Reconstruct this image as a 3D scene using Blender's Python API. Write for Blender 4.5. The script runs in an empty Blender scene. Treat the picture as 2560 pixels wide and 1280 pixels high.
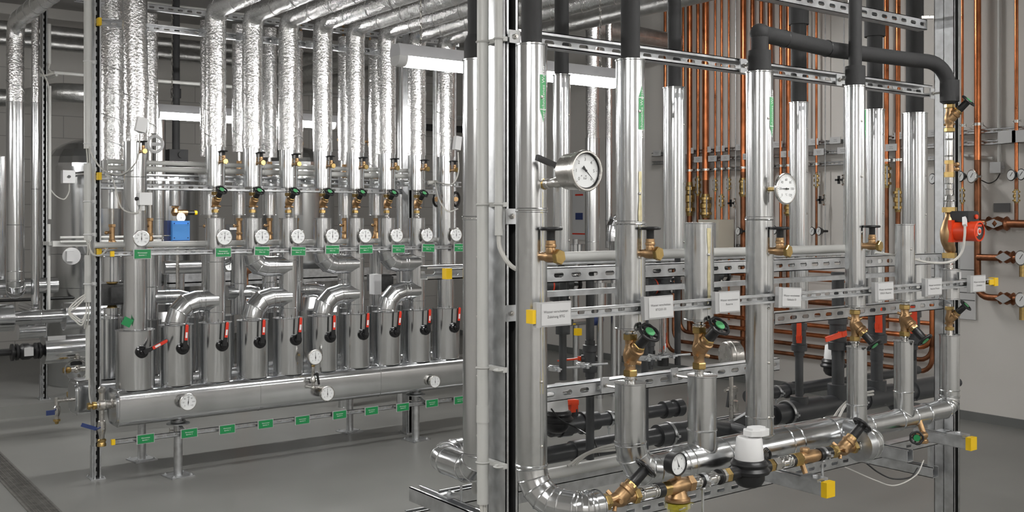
import bpy, math, random
from math import pi, sin, cos, radians as R, sqrt
from mathutils import Vector as V, Matrix, Euler, noise
random.seed(7)
C = bpy.context.scene.collection
SC = bpy.context.scene
# ------------------------------------------------------------------ camera, world, exposure
FPX, CXP, HY, HC = 2536.0, 1280.0, 545.0, 1.6      # focal length in px, principal column, horizon row, eye height
CS, SN = 0.8033, 0.5956
cd = bpy.data.cameras.new('camera'); cam = bpy.data.objects.new('camera', cd); C.objects.link(cam)
cd.sensor_width = 36; cd.lens = 36*FPX/2560; cd.shift_y = -(640-HY)/2560; cd.clip_start = .05
cam.location = (0, 0, HC); cam.rotation_euler = (pi/2, 0, -math.atan2(SN, CS))
SC.camera = cam
W = bpy.data.worlds.new('world'); SC.world = W; W.use_nodes = True
W.node_tree.nodes['Background'].inputs[0].default_value = (.5, .5, .5, 1)
W.node_tree.nodes['Background'].inputs[1].default_value = 0.05
SC.view_settings.view_transform = 'Standard'; SC.view_settings.look = 'None'
SC.view_settings.exposure = 0.0; SC.view_settings.gamma = 1
TUBE_STRENGTH = 94.0
CEILING_Z = 3.95
# ------------------------------------------------------------------ measuring helpers: photo pixel on a real plane -> point
def pY(px, py, Y):
    r = (px-CXP)/FPX; X = Y*(SN+CS*r)/(CS-SN*r); d = SN*X+CS*Y
    return V((X, Y, HC-(py-HY)/FPX*d))
def pX(px, py, X):
    r = (px-CXP)/FPX; Y = X*(CS-SN*r)/(SN+CS*r); d = SN*X+CS*Y
    return V((X, Y, HC-(py-HY)/FPX*d))
def pD(px, py, d):
    l = (px-CXP)/FPX*d
    return V((CS*l+SN*d, CS*d-SN*l, HC-(py-HY)/FPX*d))
def dep(p): return SN*p[0]+CS*p[1]
def zf(py, d): return HC-(py-HY)/FPX*d
# ------------------------------------------------------------------ materials
MT = {}
def mat(name, col, metal=0, rough=.5, bump=0, bscale=60, var=0, vscale=8, emit=0, spec=.5, coat=0, trans=0, alpha=1, stretch=None):
    m = bpy.data.materials.new(name); m.use_nodes = True; MT[name] = m
    nt = m.node_tree; b = nt.nodes['Principled BSDF']; L = nt.links.new
    col = tuple(col)+(1,)
    b.inputs['Base Color'].default_value = col; b.inputs['Metallic'].default_value = metal
    b.inputs['Roughness'].default_value = rough; b.inputs['Specular IOR Level'].default_value = spec
    b.inputs['Coat Weight'].default_value = coat; b.inputs['Transmission Weight'].default_value = trans
    if emit: b.inputs['Emission Color'].default_value = col; b.inputs['Emission Strength'].default_value = emit
    if bump or var:
        g = nt.nodes.new('ShaderNodeNewGeometry'); mp = nt.nodes.new('ShaderNodeMapping')
        L(g.outputs['Position'], mp.inputs['Vector'])
        if stretch: mp.inputs['Scale'].default_value = stretch
    if bump:
        n = nt.nodes.new('ShaderNodeTexNoise'); n.inputs['Scale'].default_value = bscale; n.inputs['Detail'].default_value = 3
        L(mp.outputs[0], n.inputs['Vector'])
        bp = nt.nodes.new('ShaderNodeBump'); bp.inputs['Strength'].default_value = bump; bp.inputs['Distance'].default_value = .004
        L(n.outputs['Fac'], bp.inputs['Height']); L(bp.outputs[0], b.inputs['Normal'])
    if var:
        n2 = nt.nodes.new('ShaderNodeTexNoise'); n2.inputs['Scale'].default_value = vscale; n2.inputs['Detail'].default_value = 2.5
        L(mp.outputs[0], n2.inputs['Vector'])
        cr = nt.nodes.new('ShaderNodeMapRange'); cr.inputs['From Min'].default_value = .3; cr.inputs['From Max'].default_value = .7
        cr.inputs['To Min'].default_value = 1-var; cr.inputs['To Max'].default_value = 1+var*.5
        L(n2.outputs['Fac'], cr.inputs['Value'])
        mx = nt.nodes.new('ShaderNodeVectorMath'); mx.operation = 'SCALE'; mx.inputs[0].default_value = col[:3]
        L(cr.outputs[0], mx.inputs['Scale']); L(mx.outputs[0], b.inputs['Base Color'])
        if metal > .5:
            rr = nt.nodes.new('ShaderNodeMapRange'); rr.inputs['From Min'].default_value = .3; rr.inputs['From Max'].default_value = .7
            rr.inputs['To Min'].default_value = rough*.9; rr.inputs['To Max'].default_value = rough*1.12
            L(n2.outputs['Fac'], rr.inputs['Value']); L(rr.outputs[0], b.inputs['Roughness'])
    return m
mat('zinc_sheet', (.70, .71, .72), 1, .18, 0, 14, .06, 9, stretch=(1,1,.35))
mat('zinc_sheet_worn', (.65, .66, .665), 1, .215, 0, 30, .05, 60)
mat('foil', (.80, .80, .80), 1, .22, 1.0, 75, .08, 30)
mat('foil_dull', (.62, .62, .61), 1, .36, .7, 60, .15, 20)
mat('wire', (.7, .7, .7), 1, .35)
mat('strut', (.58, .59, .60), 1, .42, .05, 80, .18, 30)
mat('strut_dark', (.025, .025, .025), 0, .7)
mat('steel', (.62, .60, .57), 1, .28, 0, 60, .12, 30)
mat('chrome', (.80, .79, .77), 1, .14)
mat('bronze', (.46, .295, .155), 1, .40, .10, 150, .22, 40)
mat('brass', (.54, .38, .15), 1, .30, .05, 150, .15, 40)
mat('copper', (.62, .215, .09), 1, .30, 0, 60, .35, 9)
mat('copper_dull', (.30, .125, .065), 1, .42, 0, 60, .45, 12)
mat('foam', (.028, .028, .029), 0, .75, .1, 120, .15, 12)
mat('foam_grey', (.07, .07, .07), 0, .85, .4, 90, .3, 30)
mat('pvc', (.045, .047, .05), 0, .32, 0, 60, .12, 10)
mat('rubber', (.012, .012, .013), 0, .38)
mat('black_gloss', (.01, .01, .011), 0, .18)
mat('red', (.62, .035, .015), 0, .35)
mat('red_orange', (.72, .055, .01), 0, .38)
mat('green', (.01, .22, .065), 0, .45)
mat('green_cap', (.09, .38, .15), 0, .4)
mat('white', (.70, .70, .70), 0, .45)
mat('white_text', (.80, .82, .80), 0, .5)
mat('grey_text', (.09, .09, .09), 0, .5)
mat('label_grey', (.42, .42, .42), .2, .45)
mat('sign_grey', (.50, .50, .50), 0, .5)
mat('label_white', (.56, .56, .56), 0, .4)
mat('conduit', (.50, .50, .48), 0, .42)
mat('cable', (.50, .49, .46), 0, .5)
mat('yellow', (.78, .50, .005), 0, .45)
mat('blue', (.10, .36, .86), 0, .38)
mat('blue_dark', (.03, .05, .16), 0, .4)
mat('cream', (.55, .52, .44), 0, .5)
mat('glass_yellow', (.70, .62, .06), 0, .12, trans=.75)
mat('glass', (.95, .95, .95), 0, .03, trans=1)
mat('dial', (.78, .79, .79), 0, .35)
mat('rust', (.30, .14, .07), .2, .6, .2, 60, .4, 30)
mat('stain', (.62, .56, .36), .85, .4, .05, 90, .2, 60)
mat('lamp_housing', (.62, .62, .64), 0, .45)
mat('tube_light', (1, .99, .97), 0, .5, emit=TUBE_STRENGTH)
def wall_mat(name, col, brick):
    m = mat(name, col, 0, .8, .25, 220, .07, 1.3); nt = m.node_tree; L = nt.links.new
    b = nt.nodes['Principled BSDF']; g = nt.nodes.new('ShaderNodeNewGeometry')
    if brick:
        s = nt.nodes.new('ShaderNodeSeparateXYZ'); cmb = nt.nodes.new('ShaderNodeCombineXYZ')
        L(g.outputs['Position'], s.inputs[0]); L(s.outputs['X'], cmb.inputs['X']); L(s.outputs['Z'], cmb.inputs['Y'])
        t = nt.nodes.new('ShaderNodeTexBrick'); L(cmb.outputs[0], t.inputs['Vector'])
        t.inputs['Scale'].default_value = 1; t.inputs['Brick Width'].default_value = .5; t.inputs['Row Height'].default_value = .25
        t.inputs['Mortar Size'].default_value = .006; t.inputs['Mortar Smooth'].default_value = .6
        old = b.inputs['Base Color'].links[0].from_socket
        mx = nt.nodes.new('ShaderNodeMix'); mx.data_type = 'RGBA'; mx.inputs['B'].default_value = tuple(c*.62 for c in col)+(1,)
        L(t.outputs['Fac'], mx.inputs['Factor']); L(old, mx.inputs['A']); L(mx.outputs['Result'], b.inputs['Base Color'])
    return m
wall_mat('wall_blocks', (.51, .495, .47), True)
wall_mat('wall_plain', (.61, .59, .56), False)
mat('ceiling_paint', (.40, .39, .38), 0, .85, .2, 90, .1, 2)
mat('floor_epoxy', (.20, .20, .188), 0, .33, .06, 160, .10, 1.6, spec=.4)
mat('floor_plinth', (.20, .20, .19), 0, .4, .06, 160, .10, 1.6, spec=.4)
mat('skirting', (.14, .145, .14), 0, .5, 0, 60, .1, 3)
mat('grate', (.22, .215, .20), .7, .5, 0, 60, .3, 20)
mat('pit_dark', (.02, .02, .02), 0, .9)
# ------------------------------------------------------------------ mesh builder
def frame(d):
    d = V(d).normalized(); a = V((0, 0, 1)) if abs(d.z) < .95 else V((1, 0, 0))
    u = d.cross(a).normalized(); return d, u, u.cross(d).normalized()
class MB:
    def __init__(s): s.v = []; s.f = []; s.mi = []; s.m = 0; s.ang = 34
    def add(s, vs, fs):
        o = len(s.v); s.v += [V(p) for p in vs]
        for f in fs: s.f.append([i+o for i in f]); s.mi.append(s.m)
        return s
    def box(s, c, sz, rot=None):
        c = V(c); h = V(sz)/2; pts = []
        for x in (-1, 1):
            for y in (-1, 1):
                for z in (-1, 1):
                    p = V((x*h.x, y*h.y, z*h.z))
                    if rot is not None: p = rot @ p
                    pts.append(c+p)
        return s.add(pts, [(0,1,3,2),(4,6,7,5),(0,4,5,1),(2,3,7,6),(0,2,6,4),(1,5,7,3)])
    def obox(s, a, b, side, w, h):          # box along a-b, width w along side, height h across
        a, b = V(a), V(b); u = (b-a).normalized(); sd = V(side); sd = (sd-u*sd.dot(u)).normalized(); n = u.cross(sd)
        pts = [p+sd*(w/2*i)+n*(h/2*j) for p in (a, b) for i in (-1, 1) for j in (-1, 1)]
        return s.add(pts, [(0,1,3,2),(4,6,7,5),(0,4,5,1),(2,3,7,6),(0,2,6,4),(1,5,7,3)])
    def lathe(s, o, axis, prof, n=24, cap0=True, cap1=True, ph=0):
        o = V(o); d, u, v = frame(axis); pts = []; fs = []
        for h, r in prof:
            for k in range(n):
                a = 2*pi*k/n+ph; pts.append(o+d*h+(u*cos(a)+v*sin(a))*r)
        for i in range(len(prof)-1):
            for k in range(n):
                k2 = (k+1) % n; fs.append((i*n+k, i*n+k2, (i+1)*n+k2, (i+1)*n+k))
        if cap0: fs.append(tuple(range(n))[::-1])
        if cap1: fs.append(tuple(range((len(prof)-1)*n, len(prof)*n)))
        return s.add(pts, fs)
    def cyl(s, a, b, r, r1=None, n=20, cap=True, ph=0):
        a, b = V(a), V(b); L = (b-a).length
        return s.lathe(a, b-a, [(0, r), (L, r if r1 is None else r1)], n, cap, cap, ph)
    def hexn(s, a, b, r):
        a, b = V(a), V(b); L = (b-a).length; c = min(.002, L*.15)
        return s.lathe(a, b-a, [(0, r*.9), (c, r), (L-c, r), (L, r*.9)], 6, ph=.3)
    def tube(s, pts, r, n=14, cap=True, rads=None):
        pts = [V(p) for p in pts]; m = len(pts); ds = [(pts[i+1]-pts[i]).normalized() for i in range(m-1)]
        d, u, v = frame(ds[0]); off = [u*cos(2*pi*k/n)+v*sin(2*pi*k/n) for k in range(n)]
        rings = []
        for i in range(m):
            rr = rads[i] if rads else r
            if i == 0: rings.append([pts[0]+o*rr for o in off]); continue
            dp = ds[i-1]; dn = ds[i] if i < m-1 else dp
            nn = (dp+dn).normalized(); ring = []; noff = []
            for o in off:
                t = -(o.dot(nn))/max(dp.dot(nn), .2); q = o+dp*t; ring.append(pts[i]+q*rr)
                w = q-dn*q.dot(dn); noff.append(w.normalized())
            rings.append(ring); off = noff
        fs = []; vs = [p for rg in rings for p in rg]
        for i in range(m-1):
            for k in range(n):
                k2 = (k+1) % n; fs.append((i*n+k, i*n+k2, (i+1)*n+k2, (i+1)*n+k))
        if cap: fs.append(tuple(range(n))[::-1]); fs.append(tuple(range((m-1)*n, m*n)))
        s.add(vs, fs); return rings
    def loop(s, ring, r, n=6):              # bead following a closed ring of points
        m = len(ring); c = sum(ring, V((0,0,0)))/m; vs = []; fs = []
        for i in range(m):
            t = (ring[(i+1) % m]-ring[i-1]).normalized(); o = (ring[i]-c).normalized(); b = t.cross(o).normalized()
            for k in range(n):
                a = 2*pi*k/n; vs.append(ring[i]+(o*cos(a)+b*sin(a))*r)
        for i in range(m):
            i2 = (i+1) % m
            for k in range(n):
                k2 = (k+1) % n; fs.append((i*n+k, i*n+k2, i2*n+k2, i2*n+k))
        return s.add(vs, fs)
    def ring(s, c, axis, Rr, r, n=24, k=6):
        d, u, v = frame(axis); c = V(c)
        return s.loop([c+(u*cos(2*pi*i/n)+v*sin(2*pi*i/n))*Rr for i in range(n)], r, k)
    def sphere(s, c, r, n=14, m=8, sc=(1,1,1)):
        c = V(c); vs = []; fs = []
        for j in range(m+1):
            t = pi*j/m
            for i in range(n):
                a = 2*pi*i/n; vs.append(c+V((sin(t)*cos(a)*r*sc[0], sin(t)*sin(a)*r*sc[1], cos(t)*r*sc[2])))
        for j in range(m):
            for i in range(n):
                i2 = (i+1) % n; fs.append((j*n+i, (j+1)*n+i, (j+1)*n+i2, j*n+i2))
        return s.add(vs, fs)
    def poly(s, pts, n=None, depth=0):      # flat outline extruded by vector depth
        pts = [V(p) for p in pts]; m = len(pts)
        if not depth: return s.add(pts, [tuple(range(m))])
        dv = V(depth); fs = [tuple(range(m))[::-1], tuple(range(m, 2*m))]
        for i in range(m): fs.append((i, (i+1) % m, m+(i+1) % m, m+i))
        return s.add(pts+[p+dv for p in pts], fs)
    def strut(s, a, b, opn, w=.041, h=.041, pitch=.05, slots=True, t=.0025, lip=.009):
        a, b = V(a), V(b); L = (b-a).length; u = (b-a)/L; o = V(opn).normalized(); sd = u.cross(o).normalized()
        if slots and L > pitch:
            nc = int(L/pitch); P = L/nc/2; W2 = w/2; A = P*.56; B = w*.17
            inn = [(A,0),(A-.3*B,.7*B),(A-B,B),(0,B),(-(A-B),B),(-(A-.3*B),.7*B),(-A,0),(-(A-.3*B),-.7*B),(-(A-B),-B),(0,-B),(A-B,-B),(A-.3*B,-.7*B)]
            out = [(P,0),(P,W2),(A-B,W2),(0,W2),(-(A-B),W2),(-P,W2),(-P,0),(-P,-W2),(-(A-B),-W2),(0,-W2),(A-B,-W2),(P,-W2)]
            for c in range(nc):
                cc = a+u*(P*(2*c+1)); vs = []
                for zo in (-h/2, -h/2+t):
                    for q in (out, inn): vs += [cc+u*x+sd*y+o*zo for x, y in q]
                fs = []
                for k in range(12):
                    k2 = (k+1) % 12
                    fs += [(k, k2, 12+k2, 12+k), (24+k2, 24+k, 36+k, 36+k2), (12+k, 12+k2, 36+k2, 36+k)]
                s.add(vs, fs)
        else: s.obox(a-o*(h/2-t/2), b-o*(h/2-t/2), sd, w, t)
        for g in (-1, 1):
            s.obox(a+sd*(g*(w/2-t/2)), b+sd*(g*(w/2-t/2)), sd, t, h)
            s.obox(a+sd*(g*(w/2-lip/2))+o*(h/2-t/2), b+sd*(g*(w/2-lip/2))+o*(h/2-t/2), sd, lip, t)
        return s
    def text(s, txt, size, fn):             # lettering; fn maps flat (x, y) to a point
        ms = text_verts(txt, size); return s.add([fn(x, y) for x, y in ms[0]], ms[1])
    def build(s, name, mats, org=V((0,0,0))):
        me = bpy.data.meshes.new(name); me.from_pydata([tuple(p-org) for p in s.v], [], s.f)
        if not isinstance(mats, (list, tuple)): mats = [mats]
        for m in mats: me.materials.append(MT[m])
        me.polygons.foreach_set('material_index', s.mi); me.polygons.foreach_set('use_smooth', [True]*len(s.f))
        me.update(); me.set_sharp_from_angle(angle=R(s.ang))
        ob = bpy.data.objects.new(name, me); C.objects.link(ob); return ob
_tc = {}
def text_verts(txt, size):
    key = (txt, size)
    if key not in _tc:
        cu = bpy.data.curves.new('t', 'FONT'); cu.body = txt; cu.size = size; cu.align_x = 'CENTER'; cu.align_y = 'CENTER'
        cu.resolution_u = 2; cu.space_line = 1.15
        o = bpy.data.objects.new('t', cu); me = o.to_mesh()
        _tc[key] = ([(v.co.x, v.co.y) for v in me.vertices], [tuple(p.vertices) for p in me.polygons])
        o.to_mesh_clear(); bpy.data.objects.remove(o); bpy.data.curves.remove(cu)
    return _tc[key]
def fillet(pts, rad, n=4):
    pts = [V(p) for p in pts]; out = [pts[0]]
    for i in range(1, len(pts)-1):
        a = (pts[i-1]-pts[i]); b = (pts[i+1]-pts[i]); r_ = rad[i-1] if isinstance(rad, (list, tuple)) else rad
        ang = a.angle(b)
        if r_ <= 0 or ang > pi-.02: out.append(pts[i]); continue
        t = r_/math.tan(ang/2); an, bn = a.normalized(), b.normalized(); t = min(t, a.length*.98, b.length*.98)
        r_ = t*math.tan(ang/2); c = pts[i]+(an+bn).normalized()*(r_/sin(ang/2)); s0 = pts[i]+an*t-c; tot = pi-ang; ax = s0.cross(pts[i]+bn*t-c).normalized()
        for k in range(n+1): out.append(c+Matrix.Rotation(tot*k/n, 3, ax) @ s0)
    out.append(pts[-1]); return out
def smooth_path(pts, n=8):                  # Catmull-Rom through points, for cables and hoses
    P = [V(p) for p in pts]; P = [P[0]*2-P[1]]+P+[P[-1]*2-P[-2]]; out = []
    for i in range(1, len(P)-2):
        for k in range(n):
            t = k/n; a, b, c, d = P[i-1], P[i], P[i+1], P[i+2]
            out.append(.5*((2*b)+(c-a)*t+(2*a-5*b+4*c-d)*t*t+(3*b-a-3*c+d)*t**3))
    out.append(P[-2]); return out
# ------------------------------------------------------------------ things, parts, copies
ORG = {}
def tag(o, label=None, cat=None, group=None, kind=None):
    if label: o['label'] = label
    if cat: o['category'] = cat
    if group: o['group'] = group
    if kind: o['kind'] = kind
    return o
def thing(name, label, cat, loc=(0,0,0), group=None):
    o = bpy.data.objects.new(name, None); C.objects.link(o); o.location = loc; o.empty_display_size = .05
    ORG[o] = V(loc); return tag(o, label, cat, group)
def part(mb, name, mats, parent, label=None):
    o = mb.build(name, mats, ORG[parent]); o.parent = parent; ORG[o] = ORG[parent]
    if label: o['label'] = label
    return o
def single(mb, name, mats, label, cat, loc=None, group=None, kind=None):
    if loc is None:
        loc = V((sum(p.x for p in mb.v)/len(mb.v), sum(p.y for p in mb.v)/len(mb.v), min(p.z for p in mb.v)))
    o = mb.build(name, mats, V(loc)); o.location = loc; return tag(o, label, cat, group, kind)
def struct(mb, name, mats):
    o = mb.build(name, mats); o['kind'] = 'structure'; return o
USED = set()
def place(proto, loc, rot=None, scale=1, label=None, group=None):
    kids = proto[1]; root = proto[0]
    if root in USED:
        r = root.copy(); C.objects.link(r)
        for ch, gs in kids:
            c = ch.copy(); C.objects.link(c); c.parent = r
            for g in gs: q = g.copy(); C.objects.link(q); q.parent = c
    else: USED.add(root); r = root
    r.location = loc; r.rotation_euler = rot.to_euler() if isinstance(rot, Matrix) else (rot or (0,0,0)); r.scale = (scale,)*3
    if label: r['label'] = label
    if group: r['group'] = group
    return r
def mk(root): return (root, [(c, list(c.children)) for c in root.children])
def axes(x, z):                             # rotation taking local x, z to the given world axes
    z = V(z).normalized(); x = V(x); x = (x-z*x.dot(z)).normalized(); y = z.cross(x); return Matrix((x, y, z)).transposed()
ORD = ['leftmost', 'second', 'third', 'fourth', 'fifth', 'sixth', 'seventh', 'eighth', 'ninth', 'tenth', 'eleventh', 'twelfth']
EX, EY, EZ = V((1,0,0)), V((0,1,0)), V((0,0,1))

# ================================================================== SETTING
X0, X1, Y0, Y1 = -3.0, 7.7, -3.0, 12.2
m = MB(); m.box(((X0+X1)/2, (Y0+Y1)/2, -.1), (X1-X0+.4, Y1-Y0+.4, .2)); struct(m, 'floor', 'floor_epoxy')
m = MB(); m.box(((X0+X1)/2, (Y0+Y1)/2, CEILING_Z+.1), (X1-X0+.4, Y1-Y0+.4, .2)); struct(m, 'ceiling', 'ceiling_paint')
m = MB(); m.box((X1+.1, (Y0+Y1)/2, CEILING_Z/2), (.2, Y1-Y0+.4, CEILING_Z)); struct(m, 'wall_right', 'wall_plain')
m = MB(); m.box((X0-.1, (Y0+Y1)/2, CEILING_Z/2), (.2, Y1-Y0+.4, CEILING_Z)); struct(m, 'wall_left', 'wall_plain')
m = MB(); m.box(((X0+X1)/2, Y1+.1, CEILING_Z/2), (X1-X0, .2, CEILING_Z)); struct(m, 'wall_back', 'wall_blocks')
m = MB(); m.box(((X0+X1)/2, Y0-.1, CEILING_Z/2), (X1-X0, .2, CEILING_Z)); struct(m, 'wall_front', 'wall_plain')
m = MB(); m.box((X1-.008, (Y0+Y1)/2, .035), (.016, Y1-Y0, .07)); struct(m, 'baseboard_right', 'skirting')
m = MB(); m.box(((X0+X1)/2, Y1-.008, .135), (X1-X0, .016, .07)); struct(m, 'baseboard_back', 'skirting')
m = MB(); m.box(((X0+5.2)/2, (8.88+Y1)/2, .05), (5.2-X0, Y1-8.88, .1)); struct(m, 'trim_1', 'floor_plinth')
# floor drain
t = thing('floor_drain', 'long narrow metal floor drain channel at the bottom left of the floor', 'drain', (1.245, 5.5, 0))
m = MB(); m.box((1.245, 5.5, .0015), (.125, 6.4, .003)); part(m, 'channel', 'pit_dark', t)
m = MB()
for g in (-1, 1): m.box((1.245+g*.068, 5.5, .003), (.012, 6.4, .006))
part(m, 'edge_frame', 'grate', t)
m = MB()
for i in range(-2, 3): m.box((1.245+i*.024, 5.5, .0045), (.003, 6.4, .004))
y = 2.35
while y < 8.65: m.box((1.245, y, .004), (.124, .003, .004)); y += .0125
part(m, 'grating', 'grate', t)

# ================================================================== LUMINAIRES
def luminaire(a, b, label, chain=True):
    a, b = V(a), V(b); c = (a+b)/2; L = (b-a).length; u = (b-a)/L; sd = u.cross(EZ)
    t = thing('tube_luminaire', label, 'light', c, 'tube luminaires')
    m = MB(); prof = [(-.05,.0),(-.05,.03),(-.035,.06),(.035,.06),(.05,.03),(.05,.0)]
    m.poly([a+sd*x+EZ*z for x, z in prof], depth=b-a); part(m, 'housing', 'lamp_housing', t)
    m = MB(); dif = [(.045,0),(.042,-.022),(.03,-.04),(.012,-.048),(-.012,-.048),(-.03,-.04),(-.042,-.022),(-.045,0)]
    m.poly([a+u*.05+sd*x+EZ*z for x, z in dif], depth=(b-a)-u*.1); part(m, 'diffuser', 'tube_light', t)
    for p, q in ((a, a+u*.05), (b-u*.05, b)): m = MB(); m.poly([p+sd*x*1.03+EZ*z*1.03 for x, z in dif], depth=q-p); part(m, 'end_cap', 'white', t)
    if chain:
        for e in (a+u*.15, b-u*.15):
            m = MB(); z = e.z+.06; k = 0
            m.ring(e+EZ*.07, EX, .012, .003, 8, 4)
            while z < CEILING_Z-.01:
                ax = EX if k % 2 else EY; uu = V((0,.006,0)) if k % 2 else V((.006,0,0))
                pts = [e*1 for _ in range(8)]
                pts = [V((e.x, e.y, z+.016))+uu*cos(2*pi*i/8)*1.0+EZ*(.018*sin(2*pi*i/8)) for i in range(8)]
                m.loop(pts, .0022, 4); z += .029; k += 1
            part(m, 'chain', 'steel', t)
    return t
luminaire((2.52, 4.37, 2.40), (4.02, 4.37, 2.40), 'white tube luminaire on chains behind the tall jacketed pipes in mid room')
luminaire((2.33, 7.62, 2.385), (3.86, 7.62, 2.385), 'white tube luminaire glowing behind the foil wrapped risers')
for x, y, nm in ((2.2, 1.0, 'first'), (-.9, 4.37, 'second'), (-.9, 1.0, 'third'), (-.9, 7.62, 'fourth'), (2.6, -1.6, 'fifth'), (-.9,-1.6,'sixth'), (5.6, -1.2, 'seventh')):  # extra lamps out of view, added to light the floor and walls
    luminaire((x, y, 2.95 if x > 2 and y == 1.0 else 2.4), (x+1.5, y, 2.95 if x > 2 and y == 1.0 else 2.4), 'added white tube luminaire unseen outside the picture, %s one near the viewer' % nm)

luminaire((5.40, 5.6, 3.55), (6.65, 5.6, 3.55), 'added white tube luminaire unseen above the picture between the ceiling pipes')  # lamp added above the view to brighten the middle of the copper wall
# ================================================================== PROTOTYPES (local: built at the origin, then placed or copied)
def proto_y_valve(black_seal=False, green=True):   # pipe along z, height 1 unit = .10 m; stem leans towards +x and up
    t = thing('inclined_valve', None, 'valve')
    for z0 in (.036, -.052): m = MB(); m.hexn((0,0,z0), (0,0,z0+.016), .0185); part(m, 'union_nut', 'brass', t)
    m = MB(); m.lathe((0,0,-.037), EZ, [(0,.0135),(.012,.0125),(.022,.0165),(.036,.0185),(.05,.0155),(.062,.0125),(.074,.0135)], 18)
    d = V((1,0,1)).normalized(); s0 = V((-.008,0,-.014))
    m.lathe(s0, d, [(0,.010),(.008,.017),(.022,.0185),(.034,.017),(.037,.0195),(.044,.0195),(.046,.016),(.056,.015)], 18)
    m.cyl((.004,.010,-.018), (.010,.024,-.022), .0055, n=10); m.cyl((-.010,.006,-.020), (-.020,.012,-.024), .005, n=10)
    m.cyl((.004,-.010,-.018), (.010,-.024,-.022), .0055, n=10)
    part(m, 'body', 'bronze', t)
    m = MB(); m.hexn(s0+d*.050, s0+d*.059, .0165); part(m, 'bonnet', 'brass', t)
    m = MB(); m.lathe(s0+d*.058, d, [(0,.0125),(.003,.0135),(.040,.0125),(.048,.0105)], 16); part(m, 'stem', 'rubber', t)
    w = s0+d*.104; _, u, v = frame(d)
    m = MB(); ring = [w+(u*cos(2*pi*i/20)+v*sin(2*pi*i/20))*(.0255 if i % 4 else .0235) for i in range(20)]; m.loop(ring, .0042, 8)
    for k in range(5):
        a = 2*pi*k/5; m.obox(w-d*.001, w+(u*cos(a)+v*sin(a))*.0245-d*.001, d, .006, .007)
    m.lathe(w-d*.006, d, [(0,.0115),(.008,.0125),(.009,.011)], 16)
    hw = part(m, 'handwheel', 'rubber', t)
    m = MB(); m.lathe(w+d*.003, d, [(0,.0125),(.0022,.0125),(.003,.0115)], 16); part(m, 'cap_disc', 'green_cap' if green else 'rubber', hw)
    return mk(t)
def proto_drain():                       # stub leaves the pipe along -y from the origin, wheel on top (+z)
    t = thing('drain_valve', None, 'valve')
    m = MB(); m.lathe((0,.012,0), -EY, [(0,.009),(.030,.0095),(.038,.0125),(.053,.013),(.062,.0115),(.068,.0115)], 16)
    m.lathe((0,-.037,.004), EZ, [(0,.010),(.008,.0115),(.016,.0105),(.018,.0125),(.022,.0125),(.024,.011),(.032,.011)], 16)
    part(m, 'body', 'bronze', t)
    m = MB(); m.hexn((0,-.055,0), (0,-.067,0), .0178); part(m, 'end_plug', 'brass', t)
    m = MB(); m.lathe((0,-.037,.034), EZ, [(0,.0095),(.022,.0095),(.026,.012)], 14); part(m, 'stem', 'rubber', t)
    m = MB(); c = V((0,-.037,.062)); m.loop([c+V((cos(2*pi*i/20),sin(2*pi*i/20),0))*(.0225 if i % 4 else .0205) for i in range(20)], .004, 8)
    m.lathe(c-EZ*.003, EZ, [(0,.010),(.006,.010)], 14)
    for k in range(5): a = 2*pi*k/5; m.obox(c, c+V((cos(a),sin(a),0))*.021, EZ, .005, .006)
    part(m, 'handwheel', 'rubber', t)
    m = MB(); m.lathe((0,.014,0), -EY, [(0,.0135),(.006,.0135)], 14); part(m, 'seal_ring', 'rubber', t)
    return mk(t)
def dial_face(m, c, r, ticks=31, big=5, nums=None, unit='\u00b0C'):
    # flat dial in the xz plane at y = c.y facing -y; slot 0 white, slot 1 black print
    c = V(c); m.m = 0; m.lathe(c, -EY, [(0, r), (.001, r)], 32); m.m = 1
    for i in range(ticks):
        a = R(225-270*i/(ticks-1)); L = .14 if i % big == 0 else .07; dr = V((cos(a), 0, sin(a))); w = .012 if i % big == 0 else .007
        p, q = c+dr*r*.94-EY*.0014, c+dr*r*(.94-L)-EY*.0014; n = V((-dr.z, 0, dr.x))*r*w
        m.add([p+n, p-n, q-n, q+n], [(0,1,2,3)])
    if nums:
        for i, s in enumerate(nums):
            a = R(225-270*i/(len(nums)-1)); dr = V((cos(a), 0, sin(a)))*r*.64
            m.text(s, r*.26, lambda x, y: c+dr+V((x, -.0014, y)))
    m.text(unit, r*.2, lambda x, y: c+V((x, -.0014, y-r*.42)))
    m.m = 0
def proto_thermo(needle_deg, name='dial_thermometer', depth=.018, stem=True, case='steel', nums=('0','20','40','60','80','100','120'), unit='\u00b0C', rim='chrome', stub=.06):
    t = thing(name, None, 'gauge')           # face towards -y, radius .05, centre at origin, stem back along +y
    m = MB(); m.lathe((0,depth,0), -EY, [(0,.030),(.004,.044),(depth,.0475),(depth+.004,.0475)], 36); part(m, 'case', case, t)
    m = MB(); m.lathe((0,0,0), -EY, [(0,.0500),(.006,.0505),(.0075,.0485),(.0078,.0455),(.004,.0445)], 40, False, False); part(m, 'bezel', rim, t)
    m = MB(); dial_face(m, (0,-.0042,0), .0448, nums=nums, unit=unit); part(m, 'dial', ['dial', 'grey_text'], t)
    a = R(needle_deg); u = V((cos(a),0,sin(a))); n = V((-u.z,0,u.x))
    m = MB(); c = V((0,-.0068,0)); m.poly([c+u*.036, c+n*.0014+u*.004, c+n*.0022-u*.012, c-n*.0022-u*.012, c-n*.0014+u*.004], depth=-EY*.0006)
    m.lathe(c, -EY, [(0,.0035),(.0012,.003)], 12); part(m, 'needle', 'rubber', t)
    if stem:
        m = MB(); m.lathe((0,depth,0), EY, [(0,.009),(.010,.009),(.012,.007),(stub,.007)], 12); part(m, 'stem', 'brass', t)
    return mk(t)
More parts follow.
